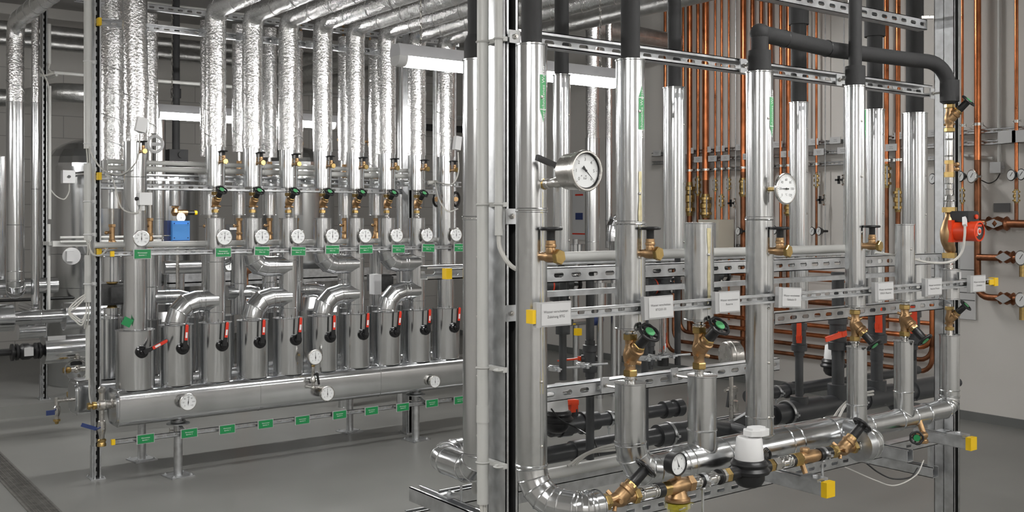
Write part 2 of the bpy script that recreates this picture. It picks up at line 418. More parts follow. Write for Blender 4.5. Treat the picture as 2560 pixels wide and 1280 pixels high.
def proto_lever():                        # boss disc on the xz plane facing -y, lever pointing along +x
    t = thing('valve_lever', None, 'valve handle')
    m = MB(); m.lathe((0,.02,0), -EY, [(0,.036),(.026,.038),(.034,.036),(.040,.028)], 28); m.lathe((0,-.018,0), -EY, [(0,.018),(.010,.017),(.014,.012)], 18)
    part(m, 'hub', 'black_gloss', t)
    m = MB(); m.poly([V((.0,-.030,-.014)), V((.055,-.034,-.011)), V((.145,-.034,-.0115)), V((.151,-.034,-.005)), V((.151,-.034,.005)), V((.145,-.034,.0115)), V((.055,-.034,.011)), V((.0,-.030,.014))], depth=-EY*.013)
    part(m, 'lever_arm', 'rubber', t)
    m = MB(); m.box((.098,-.049,0), (.088,.006,.0185)); m.sphere((.142,-.049,0), .0092, 10, 6, (1,.35,1)); g = part(m, 'grip', 'red', t, 'red grip of the lever')
    m = MB(); m.box((.086,-.0526,0), (.034,.001,.012)); part(m, 'sticker', 'white', g)
    return mk(t)
YV = proto_y_valve(); DV = proto_drain(); LEV = proto_lever()
TH = [proto_thermo(a) for a in (90, 84)]
YV2 = proto_y_valve(green=False)
PG = proto_thermo(92, 'pressure_gauge', .03, nums=('0','1','2','3','4','5','6'), unit='bar', rim='steel', stub=.05)

# ------------------------------------------------------------------ pipe run pieces
def jacket(mb, a, b, r, seams=(), closed=True, lipr=.0022, inner=None, n=36):
    """sheet metal sleeve: rolled lips at both ends, beads at the seam heights (0..1)"""
    a, b = V(a), V(b); L = (b-a).length; d = (b-a)/L
    ri = inner if inner else r*.45
    mb.lathe(a, d, [(.0025, ri), (.0008, r*.93), (0, r+lipr), (.003, r+lipr), (.0045, r), (L-.0045, r), (L-.003, r+lipr), (L, r+lipr), (L-.0008, r*.93), (L-.0025, ri)], n)
    for s_ in seams: mb.ring(a+d*(L*s_), d, r, lipr*1.25, n, 6)
def seam_line(mb, a, b, r, ang=0, screws=4):
    a, b = V(a), V(b); L = (b-a).length; d = (b-a)/L
    o = V((cos(ang), sin(ang), 0)) if abs(d.z) > .9 else V((0, cos(ang), sin(ang)))
    mb.obox(a+o*(r+.0003), b+o*(r+.0003), d.cross(o), .006, .0012)
    for i in range(screws):
        p = a+d*L*((i+.5)/screws); mb.lathe(p+o*r, o, [(0,.0045),(.0025,.0042),(.0035,.002)], 8)
def elbow_sheet(mb, pts, rad, r, seg=4, lipr=.002, n=36):
    path = fillet(pts, rad, seg); rings = mb.tube(path, r, n)
    for rg in rings[1:-1]: mb.loop(rg, lipr, 5)
    return path
def foil(mb, pts, r, seed=0, step=.028, n=30, amp=.05):
    P = [V(p) for p in pts]; res = [P[0]]
    for i in range(len(P)-1):
        k = max(1, int((P[i+1]-P[i]).length/step))
        for j in range(1, k+1): res.append(P[i].lerp(P[i+1], j/k))
    base = len(mb.v); rings = mb.tube(res, r, n); idx = base
    for i, rg in enumerate(rings):
        for k, p in enumerate(rg):
            c = res[i]; o = (p-c)
            nz = noise.noise(p*19+V((seed,0,0)))*.6+noise.noise(p*52+V((0,seed,0)))*.4
            band = -.35 if (i+seed*3) % 11 == 0 else 0
            mb.v[idx] = p+o*(amp*(nz+band*.6)); idx += 1
def spiral(mb, a, b, r, pitch, w=.0016, ph=0, hand=1):
    a, b = V(a), V(b); L = (b-a).length; d, u, v = frame(b-a); N = max(8, int(L/pitch*18)); pts = []
    for i in range(N+1):
        t = i/N; an = ph+hand*2*pi*L/pitch*t; pts.append(a+d*(L*t)+(u*cos(an)+v*sin(an))*r*1.02)
    mb.tube(pts, w, 5)
def bolt(mb, c, ax, r=.008): c = V(c); ax = V(ax).normalized(); mb.hexn(c, c+ax*.006, r); mb.cyl(c, c+ax*.012, r*.5, n=8)
def clamp(mb, c, ax, r, toward, L=.05, w=.012):
    """pipe clip: band round the pipe with two bolt ears and a threaded rod leading off"""
    c = V(c); ax = V(ax).normalized(); to = V(toward).normalized(); s_ = ax.cross(to)
    mb.lathe(c-ax*(w/2), ax, [(0, r+.0005),(0, r+.0035),(w, r+.0035),(w, r+.0005)], 24, False, False)
    for g in (-1, 1):
        e = c+s_*(g*(r+.010)); mb.obox(e-to*.004, e+to*.004, s_, .018, w); mb.cyl(e-to*.012, e+to*.012, .0028, n=8)
    mb.hexn(c+to*(r+.002), c+to*(r+.010), .008); mb.cyl(c+to*(r+.004), c+to*(r+L), .004, n=8)
def base_plate_leg(name, label, x, y, z1, r, group, plate=.075, rot=.5, pz=0.0):
    t = thing(name, label, 'support', (x, y, pz), group)
    m = MB(); m.cyl((x,y,pz+.008), (x,y,z1-.045), r, n=24); part(m, 'pipe_leg', 'strut', t)
    m = MB(); q = Matrix.Rotation(rot, 3, 'Z'); m.box((x,y,pz+.004), (plate*2, plate*2, .008), q)
    for i in (-1,1):
        for j in (-1,1): bolt(m, V((x,y,pz+.008))+q @ V((i*plate*.75, j*plate*.75, 0)), EZ, .009)
    part(m, 'base_plate', 'strut', t)
    m = MB(); zz = z1-.045; m.lathe((x,y,zz), EZ, [(0,r*1.15),(.006,.07),(.012,.07),(.013,r)], 24); m.lathe((x,y,zz+.012), EZ, [(0,r*1.02),(.035,r*1.0)], 20)
    m.ring((x,y,zz+.022), EZ, r*1.5, .006, 20, 6)
    part(m, 'head_plate', 'strut', t)
    m = MB()
    for a in (2.6, 5.7, 4.2):
        m = MB(); d = V((cos(a), sin(a), 0)); p = V((x,y,zz-.035))+d*r; m.cyl(p, p+d*.026, .005, n=8); m.obox(p+d*.026-EZ*.013, p+d*.026+EZ*.013, d, .004, .007)
        part(m, 'wing_screw', 'steel', t)
    return t
def sign(name, label, cat, c, w, h, lines, face, textc, group, border='label_grey', roll=0, tilt=0, yaw=0, ts=None, holder=None):
    """small plate facing -y with engraved lines"""
    c = V(c); q = Matrix.Rotation(yaw, 3, 'Z') @ Matrix.Rotation(roll, 3, 'Y') @ Matrix.Rotation(tilt, 3, 'X')
    t = thing(name, label, cat, c, group)
    m = MB(); m.box(c+q @ V((0,.003,0)), (w, .006, h), q)
    if holder: m.box(c+q @ V((-w/2-.004,.006,0)), (.012, .014, h*1.02), q)
    part(m, 'backing', border, t)
    m = MB(); m.box(c+q @ V((.001,-.0008,0)), (w*.90, .002, h*.88), q); f = part(m, 'face', face, t)
    m = MB(); ts = ts or h*.2
    for i, ln in enumerate(lines): m.text(ln, ts, lambda x, y: c+q @ V((x, -.0022, y-(i-(len(lines)-1)/2)*ts*1.35)))
    part(m, 'lettering', textc, t)
    return t
def yellow_cap(c, ax, w, h, label, group=None):
    c = V(c); m = MB(); m.obox(c, c+V(ax)*.010, EZ, h*1.08, w*1.08)
    return m
# ================================================================== LEFT GROUP: hot water headers with risers
MFY, MRY, HZ = 6.29, 6.83, .468          # front header axis, rear header axis, header centre height
XK = [1.825+.248*k for k in range(10)]
def header(name, label, x0, x1, y, z):
    t = thing(name, label, 'pipe', ((x0+x1)/2, y, z-.11))
    m = MB(); m.ang = 25; pr = []
    for qx, qz in ((1,1),(-1,1),(-1,-1),(1,-1)):
        for k in range(5):
            a = {(1,1):0,(-1,1):pi/2,(-1,-1):pi,(1,-1):3*pi/2}[(qx,qz)]+k*pi/8
            pr.append((qx*.065+.055*cos(a), qz*.055+.052*sin(a)))
    m.poly([V((x0, y+a_, z+b_)) for a_, b_ in pr], depth=EX*(x1-x0)); part(m, 'jacket', 'zinc_sheet', t)
    m = MB(); m.poly([V((x0-.012, y+a_*.8, z+b_*.8)) for a_, b_ in pr], depth=EX*.012)
    m.loop([V((x0, y+a_*1.01, z+b_*1.01)) for a_, b_ in pr], .003, 5)
    part(m, 'end_cover', 'zinc_sheet', t)
    m = MB()
    for f_ in (.33, .66): m.loop([V((x0+(x1-x0)*f_, y+a_*1.005, z+b_*1.005)) for a_, b_ in pr], .002, 5)
    part(m, 'seam_bead', 'zinc_sheet', t)
    return t
header('distribution_header', 'long rounded silver jacketed header of the front hot water row on pipe legs', 1.70, 4.35, MFY, HZ)
header('distribution_header', 'silver jacketed header behind the front header, mostly hidden under rear cans', 1.60, 4.35, MRY, HZ)
for x, y, lb in ((2.085, 6.29, 'front pipe leg under the left end of the front header'), (3.80, 6.29, 'front pipe leg under the right end of the front header'),
                 (2.03, 6.85, 'rear pipe leg under the left end of the rear header'), (3.55, 6.83, 'rear pipe leg under the right part of the rear header')):
    base_plate_leg('floor_support', 'grey steel '+lb, x, y, HZ-.105, .0265, 'header legs on the floor', rot=.15)
# front cans with lever handles
for k, x in enumerate(XK):
    r = .113 if k == 0 else .101; z0, z1 = HZ+.104, (.925 if k == 0 else .94)
    t = thing('valve_can', 'cylindrical silver valve cover can, %s of the front row on the header' % ORD[k], 'pipe insulation', (x, MFY, z0), 'valve cans on the front header')
    m = MB(); jacket(m, (x,MFY,z0), (x,MFY,z1), r, inner=.05); part(m, 'jacket', 'zinc_sheet', t)
    m = MB(); seam_line(m, (x,MFY,z0+.01), (x,MFY,z1-.01), r, R(-58 if k % 2 else -60), 0); part(m, 'folded_seam', 'zinc_sheet', t)
    hx, hz = x+.002, .803
    rot = Matrix.Rotation(R(-25 if k == 0 else -88+(k*7 % 5)), 3, 'Y')
    place(LEV, (hx, MFY-r-.012, hz), rot, 1, 'black boss with red grip lever %s on the %s front valve can' % ('lying sideways' if k == 0 else 'standing upright', ORD[k]), 'lever handles of the front cans')
# rear cans
RC = [1.80+.25*k for k in range(10)]
for k, x in enumerate(RC):
    z1 = .955 if k == 0 else .93
    t = thing('valve_can', 'cylindrical silver can behind the front row, %s on the rear header' % ORD[k], 'pipe insulation', (x, MRY, HZ+.104), 'valve cans on the rear header')
    m = MB(); jacket(m, (x,MRY,HZ+.104), (x,MRY,z1), .098, inner=.05); part(m, 'jacket', 'zinc_sheet', t)
# front risers
RJ = .061
KZ = 2.93
for k, x in enumerate(XK):
    if k == 1: continue
    d = dep((x, MFY)); full = k in (0, 9); ends = k in (3, 5, 7)
    t = thing('insulated_riser', 'silver pipe riser above the green signs, %s counted from the left, foil wrapped on top' % ORD[[0,2,3,4,5,6,7,8,9].index(k)], 'pipe', (x, MFY, 0.93 if not ends else 1.25), 'front hot water risers')
    rj = .067 if k == 0 else RJ
    jt = 2.07 if k == 0 else 2.06
    cz = .925 if k == 0 else .94
    if full:
        m = MB(); jacket(m, (x,MFY,cz), (x,MFY,jt), rj, (.29, .80) if k else (.805,)); seam_line(m, (x,MFY,cz+.02), (x,MFY,jt-.02), rj, R(-55), 0); part(m, 'jacket', 'zinc_sheet', t)
    else:
        m = MB(); jacket(m, (x,MFY,1.80), (x,MFY,jt), rj); seam_line(m, (x,MFY,1.81), (x,MFY,jt-.01), rj, R(-75), 2); part(m, 'upper_jacket', 'zinc_sheet', t)
        m = MB(); jacket(m, (x,MFY,1.36 if ends else cz), (x,MFY,1.60), rj, () if ends else (.10, .58)); part(m, 'lower_jacket', 'zinc_sheet', t)
        m = MB(); m.cyl((x,MFY,1.595), (x,MFY,1.81), .017, n=16)
        for zz in (1.605, 1.625, 1.775, 1.79): m.ring((x,MFY,zz), EZ, .0185, .003, 16, 6)
        part(m, 'press_fitting', 'chrome', t)
        if ends:
            m = MB(); m.ang = 15; x2 = XK[k+1]
            elbow_sheet(m, [(x,MFY,1.37), (x,MFY,1.285), (x2,MFY,1.285)], .085, .0665, 3); m.ring((x,MFY,1.366), EZ, .064, .004)
            m.ring((x+(x2-x)*.52,MFY,1.285), EX, .0665, .0024); m.ring((x+(x2-x)*.60,MFY,1.285), EX, .0665, .0024)
            part(m, 'elbow_jacket', 'zinc_sheet', t)
    # foil
    m = MB(); rf = rj*1.08; sd = k*3.7
    if k == 0: path = [(x,MFY,2.06), (x+.006,MFY,2.35), (x-.004,MFY,2.7), (x,MFY,3.35)]
    else: path = fillet([(x,MFY,2.05), (x,MFY,KZ), (x,-.4 if k > 3 else 1.5,KZ)], .10, 5)
    foil(m, path, rf, sd); part(m, 'foil_wrap', 'foil', t)
    m = MB(); spiral(m, (x,MFY,2.08), (x,MFY,KZ-.08), rf, .155, ph=k*1.3, hand=-1 if k == 4 else 1)
    if k:
        part(m, 'binding_wire', 'wire', t); m = MB(); spiral(m, (x,MFY-.12,KZ), (x,(-.35 if k > 3 else 1.55),KZ), rf, .30, .0014)
    part(m, 'binding_wire', 'wire', t)
# lower elbows from a can into the next riser
for k in (1, 3, 5, 7):
    x, x2 = XK[k], XK[k+1]
    m = MB(); m.ang = 15; elbow_sheet(m, [(x,MFY,.94), (x,MFY,1.078), (x2,MFY,1.078)], .125, .0675, 3)
    for f_ in (.55, .66): m.ring((x+(x2-x)*f_,MFY,1.078), EX, .0675, .0024)
    m.ring((x,MFY,.947), EZ, .069, .003)
    single(m, 'elbow_pipe', 'zinc_sheet', 'segmented silver elbow from the %s front can into the riser on its right' % ORD[k], 'pipe', (x,MFY,.94), 'lower segmented elbows')
for k in (2,3,4,5,6,7,8):
    x = XK[k]; rot = axes((0.12,-1,0), (0,0,1))
    place(YV, (x,MFY,1.70), rot, 1.28, 'bronze inclined valve with green capped wheel on the %s gap between jackets' % ORD[k-2], 'inclined valves of the front risers')
dvs = [(0, 2.0), (2,1.955), (3,1.955), (4,1.955), (5,1.95), (6,1.95), (7,1.95), (8,1.95), (9,1.95)]
for i, (k, z) in enumerate(dvs):
    x = XK[k]+.018; rr = .067 if k == 0 else .061
    place(DV, (x, MFY-rr+.010, z), Euler((0,0,.06)), .95 if k == 0 else 1.05, 'small brass drain valve with black wheel on the %s upper jacket from left' % ORD[i], 'drain valves of the front risers')
th = [0,2,3,4,5,6,7,8,9]
for i, k in enumerate(th):
    x = XK[k]+.012+(.006 if k else -.008)
    place(TH[0 if i % 2 == 0 else (1 if i in (1,) else 0)], (x, MFY-.108, 1.478), None, .98, 'round white dial thermometer, %s in the row above the upper green signs' % ORD[i], 'thermometers above the green signs')
# upper sign rail with green signs
def rail(name, label, a, b, opn, w=.028, h=.018, pitch=.05, caps=(1,1), matn='strut', lip=.006, group=None, capname='end_cap', slots=True, force=False):
    a, b = V(a), V(b); m = MB(); m.strut(a, b, opn, w, h, pitch, slots, lip=lip)
    if not any(caps) and not force: return single(m, name, matn, label, 'rail', (a+b)/2, group)
    t = thing(name, label, 'rail', (a+b)/2, group); part(m, 'channel', matn, t)
    u = (b-a).normalized()
    if caps[0]: m = MB(); m.obox(a-u*.008, a+u*.012, opn, h*1.12, w*1.12); part(m, capname, 'yellow', t, 'yellow plastic end cap')
    if caps[1]: m = MB(); m.obox(b-u*.012, b+u*.008, opn, h*1.12, w*1.12); part(m, capname, 'yellow', t, 'yellow plastic end cap')
    return t
rail('sign_rail', 'thin slotted rail carrying the upper row of green signs', (1.655,6.165,1.39), (4.5,6.165,1.39), -EY, caps=(1,0))
rail('sign_rail', 'thin slotted rail near the floor carrying the lower row of green signs', (1.66,6.165,.287), (4.5,6.165,.287), -EY, caps=(1,0))
for x_, w_ in ((2.085,'left'),(3.80,'right')): m = MB(); m.obox((x_,6.19,.30),(x_,6.27,.325),EX,.02,.004); single(m, 'rail_bracket', 'strut', 'flat bracket holding the lower green sign rail on the %s front pipe leg' % w_, 'bracket')
up = [('Warmwasser','Speicher 1'), ('Warmwasser','Geb\u00e4ude 97 TG2'), ('Warmwasser 97 TG3','Silber 2.2'), ('Warmwasser 97 TG3','Silber 1.2'), ('Warmwasser 97 TG3','Silber 0.2'), ('Warmwasser 97 TG3','Silber 1.1'), ('Warmwasser 97 LG5','Silber 0.1'), ('Warmwasser 97 LG5','Silber 1.0'), ('Warmwasser 97 LG5','Silber 2.0')]
upx = [(356,635,0), (558,631,0), (655,627.5,.04), (746,628,.02), (831,624,.02), (915,623,-.01), (996,622,.01), (1071,620,.05), (1150,619,.02)]
for i, ((px, py, rl), ln) in enumerate(zip(upx, up)):
    p = pY(px, py, 6.142)
    sign('name_plate', 'green sign plate, %s in the upper row on the front risers' % ORD[i], 'sign', p, .105, .059, ln, 'green', 'white_text', 'upper green signs', roll=rl, yaw=.0, ts=.0105)
lox = [(364,1097), (473,1083), (568,1073), (664,1060), (756,1050), (849,1037), (929,1027), (1007,1018), (1080,1008), (1150,1000)]
for i, (px, py) in enumerate(lox):
    p = pY(px, py, 6.142)
    sign('name_plate', 'green sign plate, %s in the low row near the floor' % ORD[i], 'sign', p, .105, .056, ('Warmwasser', 'Speicher %d' % (1+i)), 'green', 'white_text', 'lower green signs', roll=-.01, ts=.0095)
# thermometers and gauge set on the header
place(TH[1], (2.09, MFY-.165, .482), None, 1.04, 'round dial thermometer low on the front header, left end', 'gauges on the front header')
place(PG, pY(1087,954,MFY-.155), None, .9, 'round white gauge on the right part of the front header', 'gauges on the front header')
p1 = pY(788,893,MFY-.19); p2 = pY(818,984,MFY-.19)
place(PG, p1, None, 1.0, 'upper pressure gauge standing on the tap of the front header', 'gauges on the front header')
place(PG, p2, None, 1.0, 'lower pressure gauge hanging beside the tap of the front header', 'gauges on the front header')
t = thing('gauge_tap', 'steel gauge tap with black lever between two pressure gauges on header', 'valve', (p1.x, MFY-.16, .44))
m = MB(); c = V((p1.x-.005, MFY-.17, 0)); zt = p1.z-.052
m.m = 1; m.hexn(c+EZ*(zt-.012), c+EZ*zt, .012); m.m = 0; m.hexn(c+EZ*(zt-.05), c+EZ*(zt-.014), .011); m.cyl(c+EZ*(zt-.15), c+EZ*(zt-.05), .010)
m.lathe(c+EZ*(zt-.12), EZ, [(0,.010),(.012,.019),(.03,.019),(.045,.010)], 16)
m.cyl(c+EZ*(zt-.15), (c.x, MFY-.11, zt-.15), .011); m.cyl(c+EZ*(zt-.15)+EY*.01, V((p2.x, p2.y+.03, zt-.16)), .010); m.sphere(c+EZ*(zt-.15), .015)
part(m, 'tap_body', ['steel', 'brass'], t)
m = MB(); m.obox(c+V((.022,-.012,zt-.055)), c+V((.034,-.016,zt-.13)), EY, .010, .013); m.obox(c+V((.0,-.012,zt-.065)), c+V((.024,-.012,zt-.055)), EY, .004, .01); part(m, 'lever', 'rubber', t)
# drain fitting at the left end of the header
t = thing('end_drain', 'grey and brass drain fitting with blue lever at left header end', 'valve', (1.60, MFY, .16))
x = 1.63; m = MB(); m.lathe((1.70,MFY,.49), -EX, [(0,.03),(.01,.036),(.02,.024),(.05,.024),(.055,.034),(.085,.034),(.09,.024),(.10,.024)], 18)
m.cyl((x,MFY,.50), (x,MFY,.57), .016); m.lathe((x,MFY,.46), -EZ, [(0,.016),(.06,.016),(.065,.022),(.09,.024),(.12,.024),(.15,.017),(.17,.015)], 16)
m.lathe((x,MFY,.56), EZ, [(0,.016),(.01,.022),(.03,.022),(.04,.014)], 12)
part(m, 'body', 'steel', t)
m = MB(); m.lathe((1.60,MFY,.49), -EX, [(0,.020),(.012,.024),(.022,.024),(.024,.014),(.034,.014),(.036,.022),(.05,.020)], 16)
part(m, 'end_coupling', 'brass', t); m = MB(); m.lathe((x,MFY,.29), -EZ, [(0,.018),(.006,.026),(.016,.026),(.02,.021),(.032,.026),(.044,.026)], 16); part(m, 'hose_coupling', 'brass', t)
m = MB(); m.cyl((x,MFY,.36), (x-.05,MFY-.06,.36), .006, n=8); m.obox((x-.045,MFY-.055,.363), (x-.13,MFY-.07,.40), EY, .006, .022); part(m, 'lever', 'blue_dark', t, 'dark blue lever')
# second small tap further left (on the rear header end)
t = thing('drain_tap', 'small grey tap with blue lever and brass plug left of the post', 'valve', (1.50, MRY, .25))
m = MB(); m.cyl((1.60,MRY,.45),(1.50,MRY,.45),.014); m.lathe((1.50,MRY,.47), -EZ, [(0,.014),(.05,.014),(.06,.022),(.10,.022),(.12,.014),(.14,.014)], 14); part(m, 'body', 'steel', t)
m = MB(); m.lathe((1.50,MRY,.335), -EZ, [(0,.022),(.012,.022),(.016,.014),(.03,.010)], 12); part(m, 'plug', 'brass', t)
m = MB(); m.cyl((1.50,MRY,.40),(1.47,MRY-.05,.40),.006,n=8); m.box((1.45,MRY-.06,.39),(.05,.008,.03)); part(m, 'lever', 'blue_dark', t, 'dark blue lever')

# rack posts and rails of the left group
def post(x0, y0, z0=0, w=.041, label='', dbl=True, ht=CEILING_Z, base=True, g='steel channel posts'):
    t = thing('channel_post', label, 'post', (x0+w/2, y0+w, z0), g); xc = x0+w/2
    m = MB(); m.strut((xc,y0+w/2,z0+.003), (xc,y0+w/2,ht), -EY, w, w, .05); part(m, 'front_channel', 'strut', t)
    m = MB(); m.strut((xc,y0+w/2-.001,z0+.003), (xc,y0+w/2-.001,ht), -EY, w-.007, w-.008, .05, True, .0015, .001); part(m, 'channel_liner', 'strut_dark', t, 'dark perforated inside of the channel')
    if dbl: m = MB(); m.strut((xc,y0+w*1.5,z0+.003), (xc,y0+w*1.5,ht), EY, w, w, .05, False); part(m, 'back_channel', 'strut', t)
    if base:
        m = MB(); m.box((xc,y0+w,z0+.003), (.085,.12,.006)); m.box((xc-w/2-.004,y0+w,z0+.1), (.006,.06,.2))
        for i in (-1,1):
            for j in (-1,1): bolt(m, (xc+i*.034,y0+w+j*.05,z0+.006), EZ, .006)
        part(m, 'foot', 'strut', t)
    return t
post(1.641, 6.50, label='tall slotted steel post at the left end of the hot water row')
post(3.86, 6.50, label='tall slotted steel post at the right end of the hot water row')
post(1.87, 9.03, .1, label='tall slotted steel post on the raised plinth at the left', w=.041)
def strail(label, a, b, opn, w=.041, **k): return rail('mounting_rail', label, a, b, opn, w, k.pop('h', .041), k.pop('pitch', .063), k.pop('caps', (0,0)), lip=.009, group='channel mounting rails', **k)
strail('steel channel rail high behind the foil risers, yellow cap at its left end', (1.66,6.47,2.797), (4.3,6.47,2.797), -EY, caps=(1,0))
strail('steel channel rail just under the ceiling pipes behind the foil risers', (1.60,6.80,2.99), (4.5,6.80,2.99), EY)
strail('steel channel rail behind the upper silver jackets, yellow cap at its left end', (1.66,6.47,1.855), (4.3,6.47,1.855), -EY, caps=(1,0))
strail('steel channel rail behind the upper green sign rail', (1.66,6.47,1.39), (4.3,6.47,1.39), -EY, caps=(1,0))
strail('steel channel rail beside the rear risers behind the hot water row', (1.66,6.62,1.80), (4.3,6.62,1.80), EY)
m = MB()
for i,(z, r, y) in enumerate(((1.945,.014,6.43), (1.905,.017,6.42))):
    m = MB(); m.cyl((1.70,y,z), (3.95,y,z), r, n=16)
    for k in range(6): m.lathe((1.9+k*.4,y,z), EX, [(0,r+.003),(.05,r+.003)], 16)
    single(m, 'cable_conduit', 'conduit', 'grey plastic conduit crossing behind the upper jackets, %s one' % ('upper', 'lower')[i], 'conduit')
m = MB(); m.cyl((1.62,6.42,1.435), (4.25,6.42,1.435), .018, n=16)
single(m, 'cable_conduit', 'conduit', 'thick grey conduit running above the upper green sign rail', 'conduit')
# clips from front risers to rails
m = MB()
for i, k in enumerate((2,3,4,5,6,7,8,9)):
    x = XK[k]
    for z in (1.855, 2.797):
        m = MB(); m.obox((x-.05,6.449,z), (x-.012,6.449,z), EZ, .05, .006); m.cyl((x-.03,6.45,z), (x-.03,6.35,z), .004, n=8); bolt(m, (x-.03,6.445,z), -EY)
        single(m, 'pipe_bracket', 'strut', 'flat bracket on the %s channel rail behind riser, %s from left' % ('middle' if z < 2 else 'high', ORD[i]), 'bracket', group='riser brackets')

# rear risers (Y = MRY): foil above, jacket, bronze valves, jackets below
RX = [1.835, 2.077, 2.478, 2.69, 2.915, 3.117, 3.508, 3.774]
RR = [.078, .05, .06, .048, .052, .05, .05, .058]
RB = [1.97, 2.16, 2.02, 2.06, 2.03, 2.03, 2.03, 1.92]
for i, x in enumerate(RX):
    t = thing('foil_riser', 'foil wrapped riser behind the front row, %s counted from the left' % ORD[i], 'pipe', (x, MRY, .95), 'rear hot water risers')
    m = MB(); foil(m, [(x,MRY,RB[i]), (x,MRY,2.95 if i else 3.3)], RR[i], 40+i, .03, 26); part(m, 'foil_wrap', 'foil', t)
    m = MB(); spiral(m, (x,MRY,RB[i]+.03), (x,MRY,2.9), RR[i], .16, ph=i*2.1); part(m, 'binding_wire', 'wire', t)
    if i != 1:
        m = MB(); jacket(m, (x,MRY,1.62 if i else 1.66), (x,MRY,1.88 if i else 1.99), RR[i]*.95); part(m, 'upper_jacket', 'zinc_sheet', t)
    m = MB(); m.cyl((x,MRY,1.18), (x,MRY,RB[i]+.02), .013, n=14); part(m, 'steel_pipe', 'chrome', t)
    m = MB(); jacket(m, (x,MRY,.93), (x,MRY,1.36 if i not in (0,) else 1.02), .052, (.5,)); part(m, 'lower_jacket', 'zinc_sheet', t)
    if i == 0:
        m = MB(); jacket(m, (x,MRY,1.19), (x,MRY,1.36), .062, (.95,)); part(m, 'middle_jacket', 'zinc_sheet', t)
    # bronze fittings
    m = MB(); z = 1.60 if i else 1.56
    m.hexn((x,MRY,z-.02), (x,MRY,z), .024); m.cyl((x,MRY,z-.10), (x,MRY,z-.02), .017, n=16); m.hexn((x,MRY,z-.115), (x,MRY,z-.10), .024)
    m.lathe((x,MRY,z-.16), EZ, [(0,.012),(.01,.022),(.03,.022),(.045,.016)], 14); m.cyl((x,MRY,z-.05), (x-.04,MRY-.02,z-.055), .009, n=10); m.sphere((x-.042,MRY-.022,z-.055), .012, 10, 6)
    m.cyl((x,MRY,z-.24), (x,MRY,z-.16), .010, n=12); m.hexn((x,MRY,z-.20), (x,MRY,z-.185), .017)
    if i not in (0, 1):
        m.hexn((x,MRY,1.90), (x,MRY,1.92), .022); m.lathe((x,MRY,1.92), EZ, [(0,.014),(.03,.019),(.06,.014)], 12); m.hexn((x,MRY,1.98), (x,MRY,2.0), .02)
    if i in (0, 7):
        m.lathe((x,MRY-.01,z-.20), EZ, [(0,.02),(.02,.032),(.06,.03),(.09,.024)], 16); m.lathe((x-.03,MRY,z-.17), V((-1,0,.6)), [(0,.02),(.04,.022),(.05,.018)], 12)
    part(m, 'bronze_fitting', 'bronze', t, 'bronze valve fitting between the jackets')
    if i in (0, 7):
        m = MB(); m.lathe((x-.06,MRY,z-.15), V((-1,0,.6)), [(0,.018),(.03,.018),(.034,.032),(.042,.032)], 14); part(m, 'black_knob', 'rubber', t)
for i, (x, s_) in enumerate(((1.835, 1), (3.79, .85))):
    t = thing('mixing_valve', ('dark block shaped insulated three way valve behind the post, left end' if i == 0 else 'grey and dark insulated three way valve low behind the ninth riser'), 'valve', (x, MRY, .97))
    m = MB(); z0 = 1.03
    m.box((x+.012,MRY,z0+.075), (.17*s_,.13,.13)); m.box((x+.03,MRY-.02,z0+.075), (.12*s_,.15,.10)); m.box((x,MRY-.067,z0+.075), (.004,.004,.13)); part(m, 'insulation_shell', 'foam_grey', t)
    m = MB(); m.hexn((x,MRY,z0+.155), (x,MRY,z0+.175), .027); m.lathe((x,MRY,z0+.14), EZ, [(0,.022),(.008,.036),(.016,.036),(.03,.02)], 16); m.lathe((x,MRY,z0-.045), EZ, [(0,.02),(.01,.033),(.02,.036),(.03,.036),(.05,.025)], 16)
    part(m, 'union', 'brass', t)
    if i: m = MB(); m.box((x-.055,MRY-.06,z0+.07), (.06,.08,.15)); part(m, 'actuator', 'white', t)
# elbows of the rear row, seen between the front risers
for i, (k, dx, z, up_) in enumerate(((1, .20, 1.07, 1), (3, .2, 1.08, 1), (5, .2, 1.08, 1))):
    x = RC[k]+.1; m = MB(); m.ang = 15
    elbow_sheet(m, [(x+dx,MRY,.93), (x+dx,MRY,z), (x-.05,MRY,z)], .09, .05, 3); m.ring((x+.02,MRY,z), EX, .051, .002); m.ring((x+.05,MRY,z), EX, .051, .002)
    single(m, 'elbow_pipe', 'zinc_sheet', 'silver segmented elbow on the rear header, %s seen behind the front elbows' % ORD[i], 'pipe', (x,MRY,.93), 'rear segmented elbows')
for i, xx in enumerate((2.68, 3.16)):
    m = MB(); m.ang = 15; elbow_sheet(m, [(xx-.2,MRY+.12,1.30), (xx,MRY+.12,1.30), (xx,MRY+.12,1.44)], .07, .042, 3)
    single(m, 'elbow_pipe', 'zinc_sheet', 'small silver elbow behind the green signs, %s' % ('left one', 'right one')[i], 'pipe', (xx,MRY+.12,1.25))
